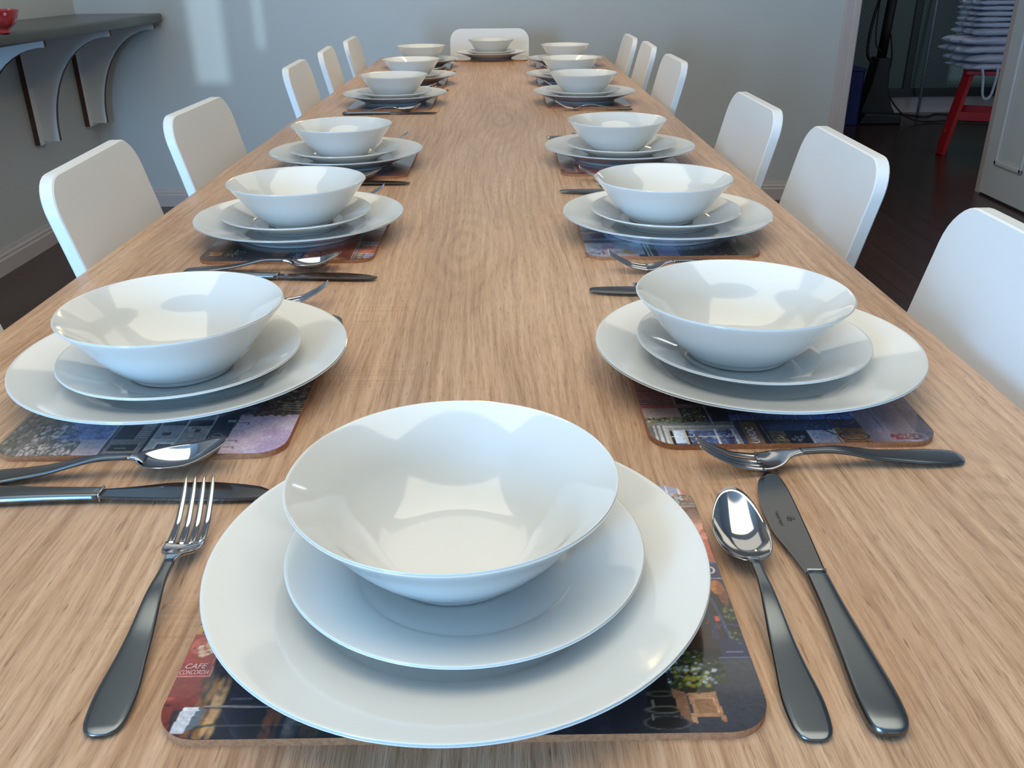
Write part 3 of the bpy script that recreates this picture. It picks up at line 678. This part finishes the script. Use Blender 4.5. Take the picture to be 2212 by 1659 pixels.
    # roofs against the sky
    p.poly([(224, 168), (290, 166), (290, 215), (222, 215)], (196, 176, 192)); p.dabs(60, 236, 172, 290, 213, [(206, 188, 204), (184, 162, 184), (200, 190, 202)], 4, 12, a=.35); p.dabs(40, 250, 194, 284, 213, [(172, 148, 178)], 4, 9, a=.35)
    for (u, v) in ((238, 170), (266, 168), (276, 168)): p.line([(u, v - 1), (u, v + 7), (u + 3, v + 7)], .7, (70, 60, 66))
    p.poly([(224, 168), (236, 168), (232, 176), (222, 177)], (176, 160, 166)); p.line([(224, 177), (224, 213)], 1.5, (140, 130, 120)); 
    # terrace roofs further up
    p.rect(-2, 60, 224, 215, (60, 62, 66)); p.dabs(500, 130, 60, 224, 213, [(84, 88, 94), (44, 44, 50), (110, 110, 112), (64, 70, 84), (96, 84, 80)], 1, 4, 1.6)
    for k in range(14): u = 135 + k * 6.5; p.line([(u, 110), (u + p.r.uniform(-2, 2), 190)], .9, [(130, 132, 136), (34, 36, 44)][k % 2], .8)
    p.dabs(260, 196, 178, 226, 202, [(78, 62, 56), (96, 78, 70), (60, 48, 46), (116, 100, 92)], 1, 3); p.dabs(160, 170, 190, 224, 213, [(74, 60, 56), (50, 44, 44), (150, 136, 110), (110, 96, 80)], 1, 3)
    for k in range(4): p.line([(204 + k * 4, 198), (206 + k * 4, 213)], 1.1, (170, 156, 122))
    p.grain(.045); return p
def paint_D():
    """shopfront with a pale sign of a lady and fruit, striped awnings, people on a terrace"""
    p = Paint((70, 70, 84), 4); p.cloud(22, .15)
    p.rect(-2, 142, 62, 215, (168, 170, 184)); p.dabs(160, 0, 144, 60, 212, [(186, 188, 204), (146, 150, 170), (170, 160, 176), (120, 130, 136)], 2, 6, a=.4)
    p.ell(20, 164, 9, 8, (176, 146, 60)); p.ell(14, 160, 7, 6, (196, 130, 64), .8); p.ell(37, 185, 8, 9, (190, 130, 134)); p.dabs(60, 22, 168, 32, 192, [(226, 206, 196), (206, 170, 150), (236, 222, 210)], 1, 3); p.dabs(50, 10, 172, 22, 200, [(170, 90, 70), (206, 150, 120), (60, 50, 60), (196, 110, 90)], .8, 2); p.ell(28, 181, 5, 7, (226, 200, 186), ring=1.2); p.dabs(40, 24, 186, 42, 204, [(104, 100, 150), (130, 126, 170)], .8, 2)
    p.rect(-2, 144, 6, 178, (206, 146, 128)); p.rect(-1, 142, 8, 150, (40, 42, 52))
    p.stripes(-8, 131, 62, 142, 5, (40, 40, 44), (186, 182, 178)); p.rect(-8, 127, 62, 131, (26, 24, 30))
    for k in range(12): p.rect(-4 + k * 5, 101, -1.4 + k * 5, 127, (150, 146, 186)); p.rect(-1.4 + k * 5, 101, 1 + k * 5, 127, (92, 88, 124))
    p.rect(-8, 95, 60, 101, (60, 70, 130)); p.rect(-2, 30, 60, 95, (64, 46, 46)); p.dabs(240, 0, 32, 60, 95, [(96, 60, 54), (40, 34, 44), (60, 70, 92), (150, 130, 124), (30, 30, 38), (110, 80, 66)], .8, 2.6); p.dabs(14, 2, 44, 34, 84, [(210, 200, 196)], .6, 1.6)
    p.rect(-2, -2, 80, 30, (104, 102, 96)); p.dabs(60, 0, 0, 80, 30, [(90, 90, 84), (120, 116, 108)], 2, 5, a=.5)
    for k in range(14): u, v = p.r.uniform(0, 70), p.r.uniform(0, 28); p.line([(u, v), (u + p.r.uniform(4, 12), v + p.r.uniform(-3, 3))], .5, (60, 58, 58))
    p.rect(60, 142, 72, 213, (84, 82, 96)); p.dabs(100, 60, 150, 72, 213, [(54, 56, 62), (110, 108, 124), (70, 72, 70)], .6, 1.8, .6)
    p.rect(72, 142, 112, 213, (136, 140, 158)); p.rect(82, 182, 103, 200, (92, 76, 90)); p.line([(82, 181), (82, 201)], 1.5, (50, 48, 60)); p.rect(82, 160, 104, 180, (80, 90, 150)); p.line([(104, 180), (104, 201), (82, 201)], 1.2, (64, 64, 74)); p.rect(104, 196, 110, 213, (170, 160, 180))
    p.rect(112, 142, 124, 213, (54, 56, 70)); p.dabs(140, 124, 100, 200, 213, [(84, 88, 112), (120, 120, 134), (58, 60, 80), (100, 92, 104)], 2, 6); p.rect(60, 60, 120, 140, (58, 62, 86)); p.dabs(120, 62, 30, 286, 140, [(70, 72, 96), (44, 46, 60), (96, 88, 96), (120, 110, 112)], 2, 6)
    p.rect(200, 140, 286, 213, (120, 124, 140)); p.dabs(120, 200, 140, 286, 213, [(136, 140, 158), (90, 92, 108), (150, 146, 156)], 2, 7)
    p.grain(.045); return p

def text_mesh(body, size, cu, cv, ang=0, shear=0.0, ax=1.0):
    """flat filled letters as (verts2d, faces) centred on cu,cv (mm)"""
    c = bpy.data.curves.new('t', 'FONT'); c.body = body; c.size = size; c.align_x = 'CENTER'; c.align_y = 'CENTER'; c.shear = shear; c.offset = size * .012; c.resolution_u = 3
    o = bpy.data.objects.new('t', c); COL.objects.link(o); dg = bpy.context.evaluated_depsgraph_get()
    me = bpy.data.meshes.new_from_object(o.evaluated_get(dg)); ca, sa = math.cos(ang), math.sin(ang)
    V = [((v.co.x * ax) * ca - v.co.y * sa + cu, (v.co.x * ax) * sa + v.co.y * ca + cv) for v in me.vertices]; Fc = [tuple(p.vertices) for p in me.polygons]
    bpy.data.objects.remove(o); bpy.data.curves.remove(c); bpy.data.meshes.remove(me)
    return V, Fc
def lin(c): c = np.asarray(c); return np.where(c <= .04045, c / 12.92, ((c + .055) / 1.055) ** 2.4)
def print_mesh(name, p, texts):
    hw, hh = MW / 2, MH / 2
    X = p.U / 1000 - hw; Y = p.V / 1000 - hh
    dy = np.clip(np.abs(Y) - (hh - RC), 0, RC); lim = hw - RC + np.sqrt(np.maximum(RC ** 2 - dy ** 2, 0))
    X = np.clip(X, -lim, lim)
    ny, nx = X.shape; V = np.stack([X.ravel(), Y.ravel(), np.zeros(X.size)], 1); C = lin(p.c).reshape(-1, 3)
    idx = np.arange(nx * ny).reshape(ny, nx); Q = np.stack([idx[:-1, :-1], idx[:-1, 1:], idx[1:, 1:], idx[1:, :-1]], -1).reshape(-1, 4)
    faces = Q.tolist(); verts = V.tolist(); cols = C.tolist(); z = .00012
    for (body, size, cu, cv, ang, shear, ax, col) in texts:
        tv, tf = text_mesh(body, size, cu, cv, ang, shear, ax); b0 = len(verts)
        lc = lin(np.array(col) / 255).tolist()
        for a, b in tv: verts.append((min(hw, max(-hw, a / 1000 - hw)), b / 1000 - hh, z)); cols.append(lc)
        faces += [tuple(i + b0 for i in f) for f in tf]
    me = bpy.data.meshes.new(name); me.from_pydata(verts, [], faces)
    at = me.color_attributes.new('paint', 'FLOAT_COLOR', 'POINT')
    arr = np.ones((len(verts), 4), np.float32); arr[:, :3] = np.array(cols); at.data.foreach_set('color', arr.ravel())
    me.materials.append(MAT['print']); me.update(); return me
PINK = (226, 170, 166)
PR = {
 'A': print_mesh('picture', paint_A(), [('CAFE', 5.0, 7.0, 46.9, 0, .2, .92, PINK), ('CONCORDIA', 4.3, 7.6, 42.6, 0, .2, .56, PINK), ('URED', 11, 270, 119.3, 0, 0, 1.0, (206, 196, 206))]),
 'B': print_mesh('picture', paint_B(), [('QUARDC', 8, 10, 136.2, 0, .1, .9, (206, 200, 206))]),
 'C': print_mesh('picture', paint_C(), []),
 'D': print_mesh('picture', paint_D(), [('Snack', 12, 14, 206, 1.57, .2, .8, (84, 100, 150))]),
}
ME_BOARD = prism('board', rrect(MW, MH, RC, 10), 'z', 0, .0044)
ME_BOARD.materials.append(MAT['cork'])

EX = .28
# ------------------------------------------------------------------ cutlery (origin at the handle end, on the table, lying along +Y)
def strip(name, ys, half_w, zc, th, seg=9, crown=0.0, xoff=None, dish=None):
    """lens-section strip swept along y"""
    verts, faces = [], []; n = len(ys); ring = 2 * seg
    for j, y in enumerate(ys):
        w_, z_, t_ = half_w(y), zc(y), th(y); xo = xoff(y) if xoff else 0
        for k in range(seg):
            a = math.pi * k / (seg - 1); x = -math.cos(a) * w_; e = max(0, math.sin(a)) ** EX
            verts.append((x + xo, y, z_ + t_ / 2 * e + (dish(y, x) if dish else 0)))
        for k in range(seg):
            a = math.pi * k / (seg - 1); x = math.cos(a) * w_; e = max(0, math.sin(a)) ** EX
            verts.append((x + xo, y, z_ - t_ / 2 * e + (dish(y, x) if dish else 0)))
    for j in range(n - 1):
        for k in range(ring):
            k2 = (k + 1) % ring; faces.append((j * ring + k, j * ring + k2, (j + 1) * ring + k2, (j + 1) * ring + k))
    faces.append(tuple(range(ring))); faces.append(tuple((n - 1) * ring + k for k in range(ring)))
    return verts, faces
def join(parts):
    V, Fc = [], []
    for v, f in parts: b = len(V); V += v; Fc += [tuple(i + b for i in q) for q in f]
    return V, Fc
def lsp(a, b, n): return [a + (b - a) * k / (n - 1) for k in range(n)]
def handle_parts(neck_y, zneck):
    hw = lambda y: hermite(y, [0, .0012, .004, .010, .022, .05, .09, neck_y - .012, neck_y], [.0030, .0062, .0086, .0102, .0108, .0082, .0048, .0031, .0030])
    zc = lambda y: hermite(y, [0, .02, .06, neck_y - .02, neck_y], [.0018, .0030, .0062, zneck + .0005, zneck])
    th = lambda y: hermite(y, [0, .003, .03, .08, neck_y], [.0016, .0030, .0030, .0034, .0036])
    return strip('h', [0, .0006, .0014, .003, .005] + lsp(.0075, neck_y, 26), hw, zc, th)
def fork_proto():
    f = empty('fork', (0, 0, 0)); nk = .122
    v, fc = handle_parts(nk, .0125); link('handle', mesh_of('handle', v, fc), MAT['satin'], f)
    zc = lambda y: hermite(y, [nk - .002, .130, .139, .148, .165, .182, .198], [.0124, .0108, .0062, .0036, .0060, .0140, .0245])
    th = lambda y: hermite(y, [nk - .002, .14, .17, .198], [.0034, .0024, .0020, .0014])
    hw = lambda y: hermite(y, [nk - .002, .129, .136, .143, .150], [.0031, .0046, .0098, .0118, .0122])
    dish = lambda y, x: .22 * min(1, max(0, (y - .126) / .02)) * (abs(x) / .012) ** 2 * .010 * (1 if y < .16 else max(0, 1 - (y - .16) / .03))
    parts = [strip('root', lsp(nk - .002, .151, 16), hw, zc, th, seg=13, dish=dish)]
    for k in range(4):
        c0 = (k - 1.5) * .00625; c1 = (k - 1.5) * .0058
        parts.append(strip('tine', lsp(.149, .1965, 14) + [.198], lambda y: hermite(y, [.149, .160, .190, .198], [.0028, .0024, .0016, .0006]), zc, th, seg=5,
                           xoff=lambda y, c0=c0, c1=c1: c0 + (c1 - c0) * (y - .149) / .049, dish=lambda y, x, c0=c0: dish(y, c0)))
    v, fc = join(parts); link('fork_head', mesh_of('fork_head', v, fc), MAT['steel'], f); return f
def spoon_proto():
    s = empty('spoon', (0, 0, 0)); nk = .127
    v, fc = handle_parts(nk, .0135); link('handle', mesh_of('handle', v, fc), MAT['satin'], s)
    # bowl: egg outline, grid of rings
    cy, a, bmaxw = .1635, .0345, .0178
    verts, faces = [], []; NR, NA = 14, 48
    def rimz(y): return hermite(y, [.129, .14, .165, .198], [.0130, .0115, .0125, .0230])
    def pt(rho, ang):
        y = cy + a * rho * math.sin(ang); e = math.sin(ang)
        wv = bmaxw * (1 + .10 * -e) * rho * math.cos(ang)
        depth = .0092 * (1 - rho ** 2.2)
        return wv, y, rimz(y) - depth
    for s_ in (1, -1):
        for i in range(NR + 1):
            for k in range(NA):
                x, y, z = pt(i / NR, 2 * math.pi * k / NA); verts.append((x, y, z + (0 if s_ == 1 else -.0011 + .0004 * (i / NR))))
    off = (NR + 1) * NA
    for i in range(NR):
        for k in range(NA):
            k2 = (k + 1) % NA; faces.append((i * NA + k, i * NA + k2, (i + 1) * NA + k2, (i + 1) * NA + k)); faces.append((off + i * NA + k, off + (i + 1) * NA + k, off + (i + 1) * NA + k2, off + i * NA + k2))
    for k in range(NA): k2 = (k + 1) % NA; faces.append((NR * NA + k, NR * NA + k2, off + NR * NA + k2, off + NR * NA + k))
    me = mesh_of('spoon_bowl', verts, faces)
    bm = bmesh.new(); bm.from_mesh(me); bmesh.ops.remove_doubles(bm, verts=bm.verts, dist=1e-6); bmesh.ops.recalc_face_normals(bm, faces=bm.faces); bm.to_mesh(me); bm.free()
    for p in me.polygons: p.use_smooth = True
    link('spoon_bowl', me, MAT['steel'], s)
    v, fc = strip('n', lsp(nk - .003, .137, 8), lambda y: hermite(y, [nk - .003, .131, .137], [.0031, .0040, .0062]), lambda y: hermite(y, [nk - .003, .131, .137], [.0135, .0128, .0095]), lambda y: hermite(y, [nk, .137], [.0036, .0014]))
    link('neck', mesh_of('neck', v, fc), MAT['steel'], s); return s
def knife_proto():
    k = empty('knife', (0, 0, 0)); nk = .118
    hw = lambda y: hermite(y, [0, .0015, .004, .009, .02, .05, .09, nk], [.0030, .0066, .0086, .0098, .0102, .0086, .0064, .0058])
    zc = lambda y: hermite(y, [0, .02, nk], [.0036, .0042, .0040])
    th = lambda y: hermite(y, [0, .002, .008, .05, .10, nk], [.0030, .0056, .0072, .0076, .0066, .0060])
    v, fc = strip('h', [0, .0006, .0015, .003, .005] + lsp(.0075, nk, 24), hw, zc, th, seg=11)
    link('handle', mesh_of('handle', v, fc), MAT['satin'], k)
    # blade: straight back on the right, swelling edge on the left
    ys = [nk - .001, nk + .002] + lsp(nk + .006, .2275, 20) + [.2295, .2310, .2320]
    R_ = lambda y: hermite(y, [nk, .17, .205, .222, .229, .232], [.0056, .0080, .0088, .0080, .0058, .0010])
    L_ = lambda y: hermite(y, [nk, nk + .02, .165, .185, .205, .222, .232], [-.0058, -.0092, -.0140, -.0142, -.0118, -.0078, -.0010])
    verts, faces = [], []
    for y in ys:
        l, r = L_(y), R_(y); zb = hermite(y, [nk, nk + .01, .232], [.0046, .0042, .0030])
        for (x, dz) in ((l, 0), (l + (r - l) * .25, .0007), (r - .0008, .0010), (r, .0008), (r, -.0008), (r - .0008, -.0010), (l + (r - l) * .25, -.0007)): verts.append((x, y, zb + dz))
    n = 7
    for j in range(len(ys) - 1):
        for q in range(n): q2 = (q + 1) % n; faces.append((j * n + q, j * n + q2, (j + 1) * n + q2, (j + 1) * n + q))
    faces.append(tuple(range(n))); faces.append(tuple((len(ys) - 1) * n + q for q in range(n)))
    me = mesh_of('blade', verts, faces); me.set_sharp_from_angle(angle=.12)
    link('blade', me, MAT['blade'], k)
    bm = bmesh.new(); box(bm, (0, nk, .0044), (.0114, .0018, .0062), .0006); link('bolster', bmesh_of('bolster', bm, True, .8), MAT['steel'], k)
    return k
FORK, SPOON, KNIFE = fork_proto(), spoon_proto(), knife_proto(); used = set()
LEN = {'fork': .194, 'spoon': .186, 'knife': .232}; SCL = {'fork': .98, 'spoon': .94, 'knife': 1.0}
def place_cut(kind, end, tip, label, group):
    p = {'fork': FORK, 'spoon': SPOON, 'knife': KNIFE}[kind]
    o = copy_tree(p) if kind in used else p; used.add(kind)
    dx, dy = tip[0] - end[0], tip[1] - end[1]; L = math.hypot(dx, dy); ux, uy = dx / L, dy / L
    # keep the tip where the photograph shows it
    o.location = (tip[0] - ux * LEN[kind], tip[1] - uy * LEN[kind], TZ + .0003); o.rotation_euler = (0, 0, math.atan2(-ux, uy))
    o.scale = (SCL[kind],) * 3
    props(o, label, kind, group); return o

# ------------------------------------------------------------------ place settings
WHERE = {'N': 'at the nearest place, head of the table', 'F': 'at the farthest place, far head of the table'}
for s_, sn in (('L', 'left'), ('R', 'right')):
    for k, wd in enumerate(['first', 'second', 'third', 'fourth', 'fifth', 'sixth']):
        WHERE[s_ + str(k + 1)] = 'at the %s place from the front, %s side' % (wd, sn)
#        plate xy         small offset     bowl offset    mat centre     mat rot(deg)  design
SET = {
 'N':  ((-.028, .405), (.004, .002), (-.002, .008), (-.022, .4040), 0, 'A'),
 'R1': ((.213, .702), (-.003, .002), (-.014, .002), (.2120, .7095), 90, 'B'),
 'L1': ((-.274, .699), (.001, -.008), (0, -.012), (-.2700, .7045), -90, 'C'),
 'R2': ((.213, 1.157), (-.001, .002), (-.006, .002), (.2060, 1.178), 90, 'D'),
 'L2': ((-.272, 1.165), (-.005, .002), (0, -.001), (-.2680, 1.178), -90, 'A'),
 'R3': ((.210, 1.648), (.002, -.001), (-.006, .002), (.2045, 1.658), 90, 'C2'),
 'L3': ((-.284, 1.628), (-.003, .001), (-.005, 0), (-.2730, 1.659), -90, 'B'),
 'L4': ((-.287, 2.454), (-.002, -.001), (-.001, -.001), (-.2910, 2.463), -90, 'D'),
 'R4': ((.213, 2.455), (-.003, -.001), (-.003, .001), (.2170, 2.470), 90, 'A'),
 'L5': ((-.283, 2.904), (0, 0), (-.001, 0), (-.286, 2.905), -90, 'A'),
 'R5': ((.207, 2.901), (0, 0), (-.002, 0), (.212, 2.905), 90, 'B'),
 'L6': ((-.299, 3.432), (0, 0), (.001, 0), (-.297, 3.430), -90, 'B'),
 'R6': ((.225, 3.429), (0, 0), (0, 0), (.224, 3.430), 90, 'A'),
 'F':  ((-.048, 3.722), (0, 0), (0, 0), (-.049, 3.745), 180, 'D'),
}
DESC = {'A': 'dark cafe picture', 'B': 'window and bicycle picture', 'C': 'cobbled lane picture', 'D': 'pale shop sign picture'}
DM = {'C2': 'A'}
first_mat = None
for key, (pl, so, bo, mc, mr, des) in SET.items():
    wh = WHERE[key]; d = DM.get(des, des)
    m = empty('placemat', (mc[0], mc[1], .0), math.radians(mr), 'glossy placemat ' + wh + (', ' + DESC[d] if key in ('N', 'R1', 'L1', 'R2', 'L2') else ''), 'placemat', 'placemats on the table')
    link('board', ME_BOARD, None, m); link('picture', PR[d], None, m, loc=(0, 0, .0046))
    props(link('dinner_plate', ME_BIG, None, loc=(pl[0], pl[1], .0048)), 'large round white plate ' + wh, 'plate', 'large white dinner plates')
    props(link('side_plate', ME_SMALL, None, loc=(pl[0] + so[0], pl[1] + so[1], .0125)), 'smaller white plate under the bowl ' + wh, 'plate', 'smaller white side plates')
    props(link('soup_bowl', ME_BOWL, None, loc=(pl[0] + bo[0], pl[1] + bo[1], .0190)), 'white china bowl ' + wh, 'bowl', 'white soup bowls')
CUT = {
 'N':  {'fork': ((-.190, .304), (-.1995, .4965)), 'spoon': ((.1385, .296), (.1405, .480)), 'knife': ((.173, .295), (.178, .527))},
 'R1': {'fork': ((.322, .547), (.13, .536)), 'knife': ((.32, .912), (.090, .9165)), 'spoon': ((.33, .878), (.132, .882))},
 'L1': {'knife': ((-.392, .508), (-.158, .510)), 'spoon': ((-.395, .529), (-.198, .552)), 'fork': ((-.385, .875), (-.187, .887))},
 'R2': {'fork': ((.318, .985), (.118, .990)), 'knife': ((.318, 1.388), (.086, 1.394)), 'spoon': ((.336, 1.340), (.141, 1.350))},
 'L2': {'spoon': ((-.380, 1.006), (-.193, 1.010)), 'knife': ((-.380, .983), (-.147, .970)), 'fork': ((-.380, 1.345), (-.184, 1.354))},
 'R3': {'fork': ((.32, 1.472), (.123, 1.480)), 'knife': ((.32, 1.890), (.088, 1.893)), 'spoon': ((.33, 1.825), (.135, 1.830))},
 'L3': {'knife': ((-.39, 1.468), (-.156, 1.468)), 'spoon': ((-.40, 1.490), (-.206, 1.497)), 'fork': ((-.39, 1.848), (-.193, 1.856))},
 'L4': {'knife': ((-.392, 2.262), (-.165, 2.262)), 'spoon': ((-.399, 2.288), (-.205, 2.291)), 'fork': ((-.39, 2.64), (-.19, 2.64))},
 'R4': {'fork': ((.326, 2.298), (.127, 2.298)), 'knife': ((.32, 2.700), (.088, 2.700)), 'spoon': ((.32, 2.655), (.13, 2.655))},
 'L5': {'knife': ((-.39, 2.715), (-.160, 2.715)), 'spoon': ((-.39, 2.738), (-.195, 2.740)), 'fork': ((-.39, 3.09), (-.19, 3.09))},
 'R5': {'fork': ((.32, 2.738), (.12, 2.738)), 'knife': ((.32, 3.135), (.09, 3.135)), 'spoon': ((.32, 3.09), (.13, 3.09))},
 'L6': {'knife': ((-.39, 3.235), (-.165, 3.235)), 'spoon': ((-.39, 3.262), (-.20, 3.264)), 'fork': ((-.39, 3.62), (-.19, 3.62))},
 'R6': {'fork': ((.33, 3.262), (.13, 3.262)), 'knife': ((.33, 3.665), (.10, 3.665)), 'spoon': ((.33, 3.62), (.14, 3.62))},
}
for key, c in CUT.items():
    for kind, (a, b) in c.items():
        o = place_cut(kind, a, b, 'stainless steel %s %s' % (kind, WHERE[key]), kind.replace('knife', 'knive') + 's at the place settings')
        if key == 'N' and kind == 'knife': NK = o
# etched maker's mark on the nearest knife blade
tv, tf = text_mesh('Stanley Rogers', 2.6, 0, 0, -math.pi / 2, 0, 1.0)
parts = [([(a / 1000, b / 1000, 0) for a, b in tv], tf)]
for (cx, cy, r) in ((.0062, .0012, .0013), (.0062, -.0012, .0013), (.0085, 0, .0011)):
    vv = [(cx + rr * math.cos(t), cy + rr * math.sin(t), 0) for t in np.linspace(0, 2 * math.pi, 17)[:-1] for rr in (r, r * .62)]
    parts.append((vv, [(2 * i, 2 * i + 1, (2 * i + 3) % 32, (2 * i + 2) % 32) for i in range(16)]))
v, fc = join(parts)
link('etched_mark', mesh_of('etched_mark', v, fc, False), MAT['etch'], NK, loc=(-.0062, .174, .00505))

# ------------------------------------------------------------------ things in the room beyond the doorway
def rod(name, a, b, w_, d_, mat, parent):
    a, b = Vector(a), Vector(b); L = (b - a).length; q = (b - a).to_track_quat('Z', 'Y')
    bm = bmesh.new(); box(bm, (0, 0, L / 2), (w_, d_, L), .003)
    o = link(name, bmesh_of(name, bm), mat, parent); o.location = a; o.rotation_mode = 'QUATERNION'; o.rotation_quaternion = q; return o
st = empty('step_stool', (3.0, 5.67, ZF), -.454, 'bright red stool in the dark room beyond the doorway, carrying folded linen', 'stool')
link('seat', prism('seat', rrect(.36, .36, .03), 'z', .475, .50, bev=.004), MAT['red'], st)
for sx in (-1, 1):
    for sy in (-1, 1):
        rod('leg', (sx * .22, sy * .18, .0), (sx * .145, sy * .13, .476), .066, .028, MAT['red'], st)
for sy in (-1, 1): rod('rung', (-.19, sy * .16, .235), (.19, sy * .16, .235), .024, .05, MAT['red'], st)
for sx in (-1, 1): rod('rung', (sx * .20, -.165, .14), (sx * .20, .165, .14), .05, .024, MAT['red'], st)
def cloth_bundle(name, W, D, H, seed, loc, rz, label, droop=.0):
    r = np.random.default_rng(seed); bm = bmesh.new()
    n1, n2 = 26, 20; verts, faces = [], []
    ph = r.uniform(0, 6.28, 6)
    for s_ in (1, -1):
        for j in range(n2 + 1):
            for i in range(n1 + 1):
                u = i / n1 * 2 - 1; v = j / n2 * 2 - 1
                e = max(0, (1 - abs(u) ** 5)) ** .5 * max(0, (1 - abs(v) ** 5)) ** .5
                wr = .10 * math.sin(5 * u + 3 * v + ph[0]) + .07 * math.sin(11 * v + 2 * u + ph[1]) + .05 * math.sin(17 * u - 6 * v + ph[2])
                z = H / 2 + s_ * H / 2 * e * (1 + wr) - droop * (max(0, -u) ** 3) * .5
                x = u * W / 2 * (1 + .03 * math.sin(4 * v + ph[3])) + .01 * math.sin(9 * v + ph[4]) ; y = v * D / 2 * (1 + .03 * math.sin(4 * u + ph[5]))
                verts.append((x, y, z))
    off = (n1 + 1) * (n2 + 1)
    for j in range(n2):
        for i in range(n1):
            a = j * (n1 + 1) + i; faces.append((a, a + 1, a + n1 + 2, a + n1 + 1)); faces.append((off + a, off + a + n1 + 1, off + a + n1 + 2, off + a + 1))
    me = mesh_of(name, verts, faces)
    bm = bmesh.new(); bm.from_mesh(me); bmesh.ops.remove_doubles(bm, verts=bm.verts, dist=1e-5); bmesh.ops.recalc_face_normals(bm, faces=bm.faces); bm.to_mesh(me); bm.free()
    for p in me.polygons: p.use_smooth = True
    o = props(link(name, me, MAT['linen'], loc=loc, rot=(0, 0, rz)), label, 'linen', 'folded white linen piled on the red stool'); return o
z = ZF + .501; HS = [.044, .048, .048, .046, .043]; low = ['bottom', 'second from the bottom', 'third from the bottom', 'fourth from the bottom', 'fifth from the bottom']
for k, h in enumerate(HS):
    o = cloth_bundle('folded_cloth', .40 + .06 * (k in (1, 2, 3)), .36, h, 20 + k, (2.955 - .03 * (k in (2, 3)), 5.66, z), .05 * math.sin(k * 2.1),
                     'bulging folded white cloth, %s of the pile on the red stool' % low[k], droop=.012 if 0 < k < 4 else 0)
    if k == 0:
        for (x0, w_, dz) in ((-.14, .085, .14), (-.01, .075, .11)):
            pts = curve_pts([(x0, -.175, .02), (x0 + .004, -.20, -.02), (x0 + w_ * .3, -.205, -dz), (x0 + w_ * .8, -.205, -dz * .95), (x0 + w_, -.20, -.02), (x0 + w_ + .01, -.175, .02)], 6)
            link('strap', tube('strap', pts, .0075, 8), MAT['linen'], o)
    z += h * 1.04
top_names = ['sixth', 'seventh', 'eighth', 'ninth', 'tenth', 'topmost']
for k, h in enumerate([.030, .028, .030, .028, .030, .028]):
    cloth_bundle('folded_cloth', .30, .30, h, 40 + k, (2.90, 5.66, z), .03 * math.sin(k * 1.7), 'flat folded white cloth, %s in the pile on the red stool' % (top_names[k] + ' from the bottom' if k < 5 else 'topmost'))
    z += h * 1.04

va = empty('vacuum_cleaner', (2.80, 6.95, ZF), 0, 'black upright vacuum cleaner with looped hose and cable inside the dark doorway', 'vacuum cleaner')
prof = [(-.13, 0), (.13, 0), (.15, .05), (.10, .13), (.06, .26), (.045, .46), (-.045, .46), (-.075, .26), (-.12, .10)]
link('body', prism('body', prof, 'y', -.08, .08, bev=.012), MAT['black'], va)
link('head', prism('head', [(-.16, .0), (.16, .0), (.15, .07), (-.12, .08)], 'y', -.17, .05, bev=.012), MAT['black'], va)
link('tube', tube('tube', [(0, 0, .42), (.01, 0, .7), (.025, 0, 1.05), (.03, 0, 1.25)], .035, 14), MAT['black'], va)
link('hose', tube('hose', curve_pts([(-.03, -.02, .40), (-.12, -.03, .50), (-.10, -.03, .80), (-.02, -.02, 1.02), (.02, 0, 1.12)], 8), .011, 10), MAT['black'], va)
link('cable', tube('cable', curve_pts([(.03, -.04, .62), (.06, -.05, .45), (.05, -.05, .3), (.09, -.06, .18), (.2, -.08, .06), (.33, -.1, .012), (.55, -.08, .010), (.8, -.14, .010), (1.0, -.05, .010)], 8), .006, 8), MAT['black'], va)
link('cable', tube('cable', curve_pts([(.0, -.05, 1.1), (-.08, -.05, .95), (-.09, -.05, .7), (-.07, -.05, .55), (-.02, -.05, .5)], 8), .005, 8), MAT['black'], va)
b = empty('storage_tub', (2.56, 6.9, ZF), 0, 'dark blue tub beside the doorway frame in the dark room', 'tub')
link('body', prism('tub_body', rrect(.14, .3, .03), 'z', 0, .38, bev=.006), MAT['blue'], b)
link('lid', prism('tub_lid', rrect(.15, .31, .03), 'z', .38, .40, bev=.004), MAT['blue'], b)
props(link('grey_pole', tube('pole', [(3.28, 7.25, ZF), (3.30, 7.30, ZF + .9), (3.31, 7.33, ZF + 1.6)], .010, 10), MAT['grey']), 'thin pale pole leaning on the lattice screen in the dark room', 'pole')
props(link('floor_cable', tube('floor_cable', curve_pts([(2.95, 7.1, ZF + .006), (3.1, 7.28, ZF + .006), (3.28, 7.12, ZF + .006), (3.45, 7.25, ZF + .006), (3.7, 7.05, ZF + .006), (3.95, 7.2, ZF + .006)], 8), .005, 8), MAT['black']), 'thin black cable lying loose along the dark room floor', 'cable')
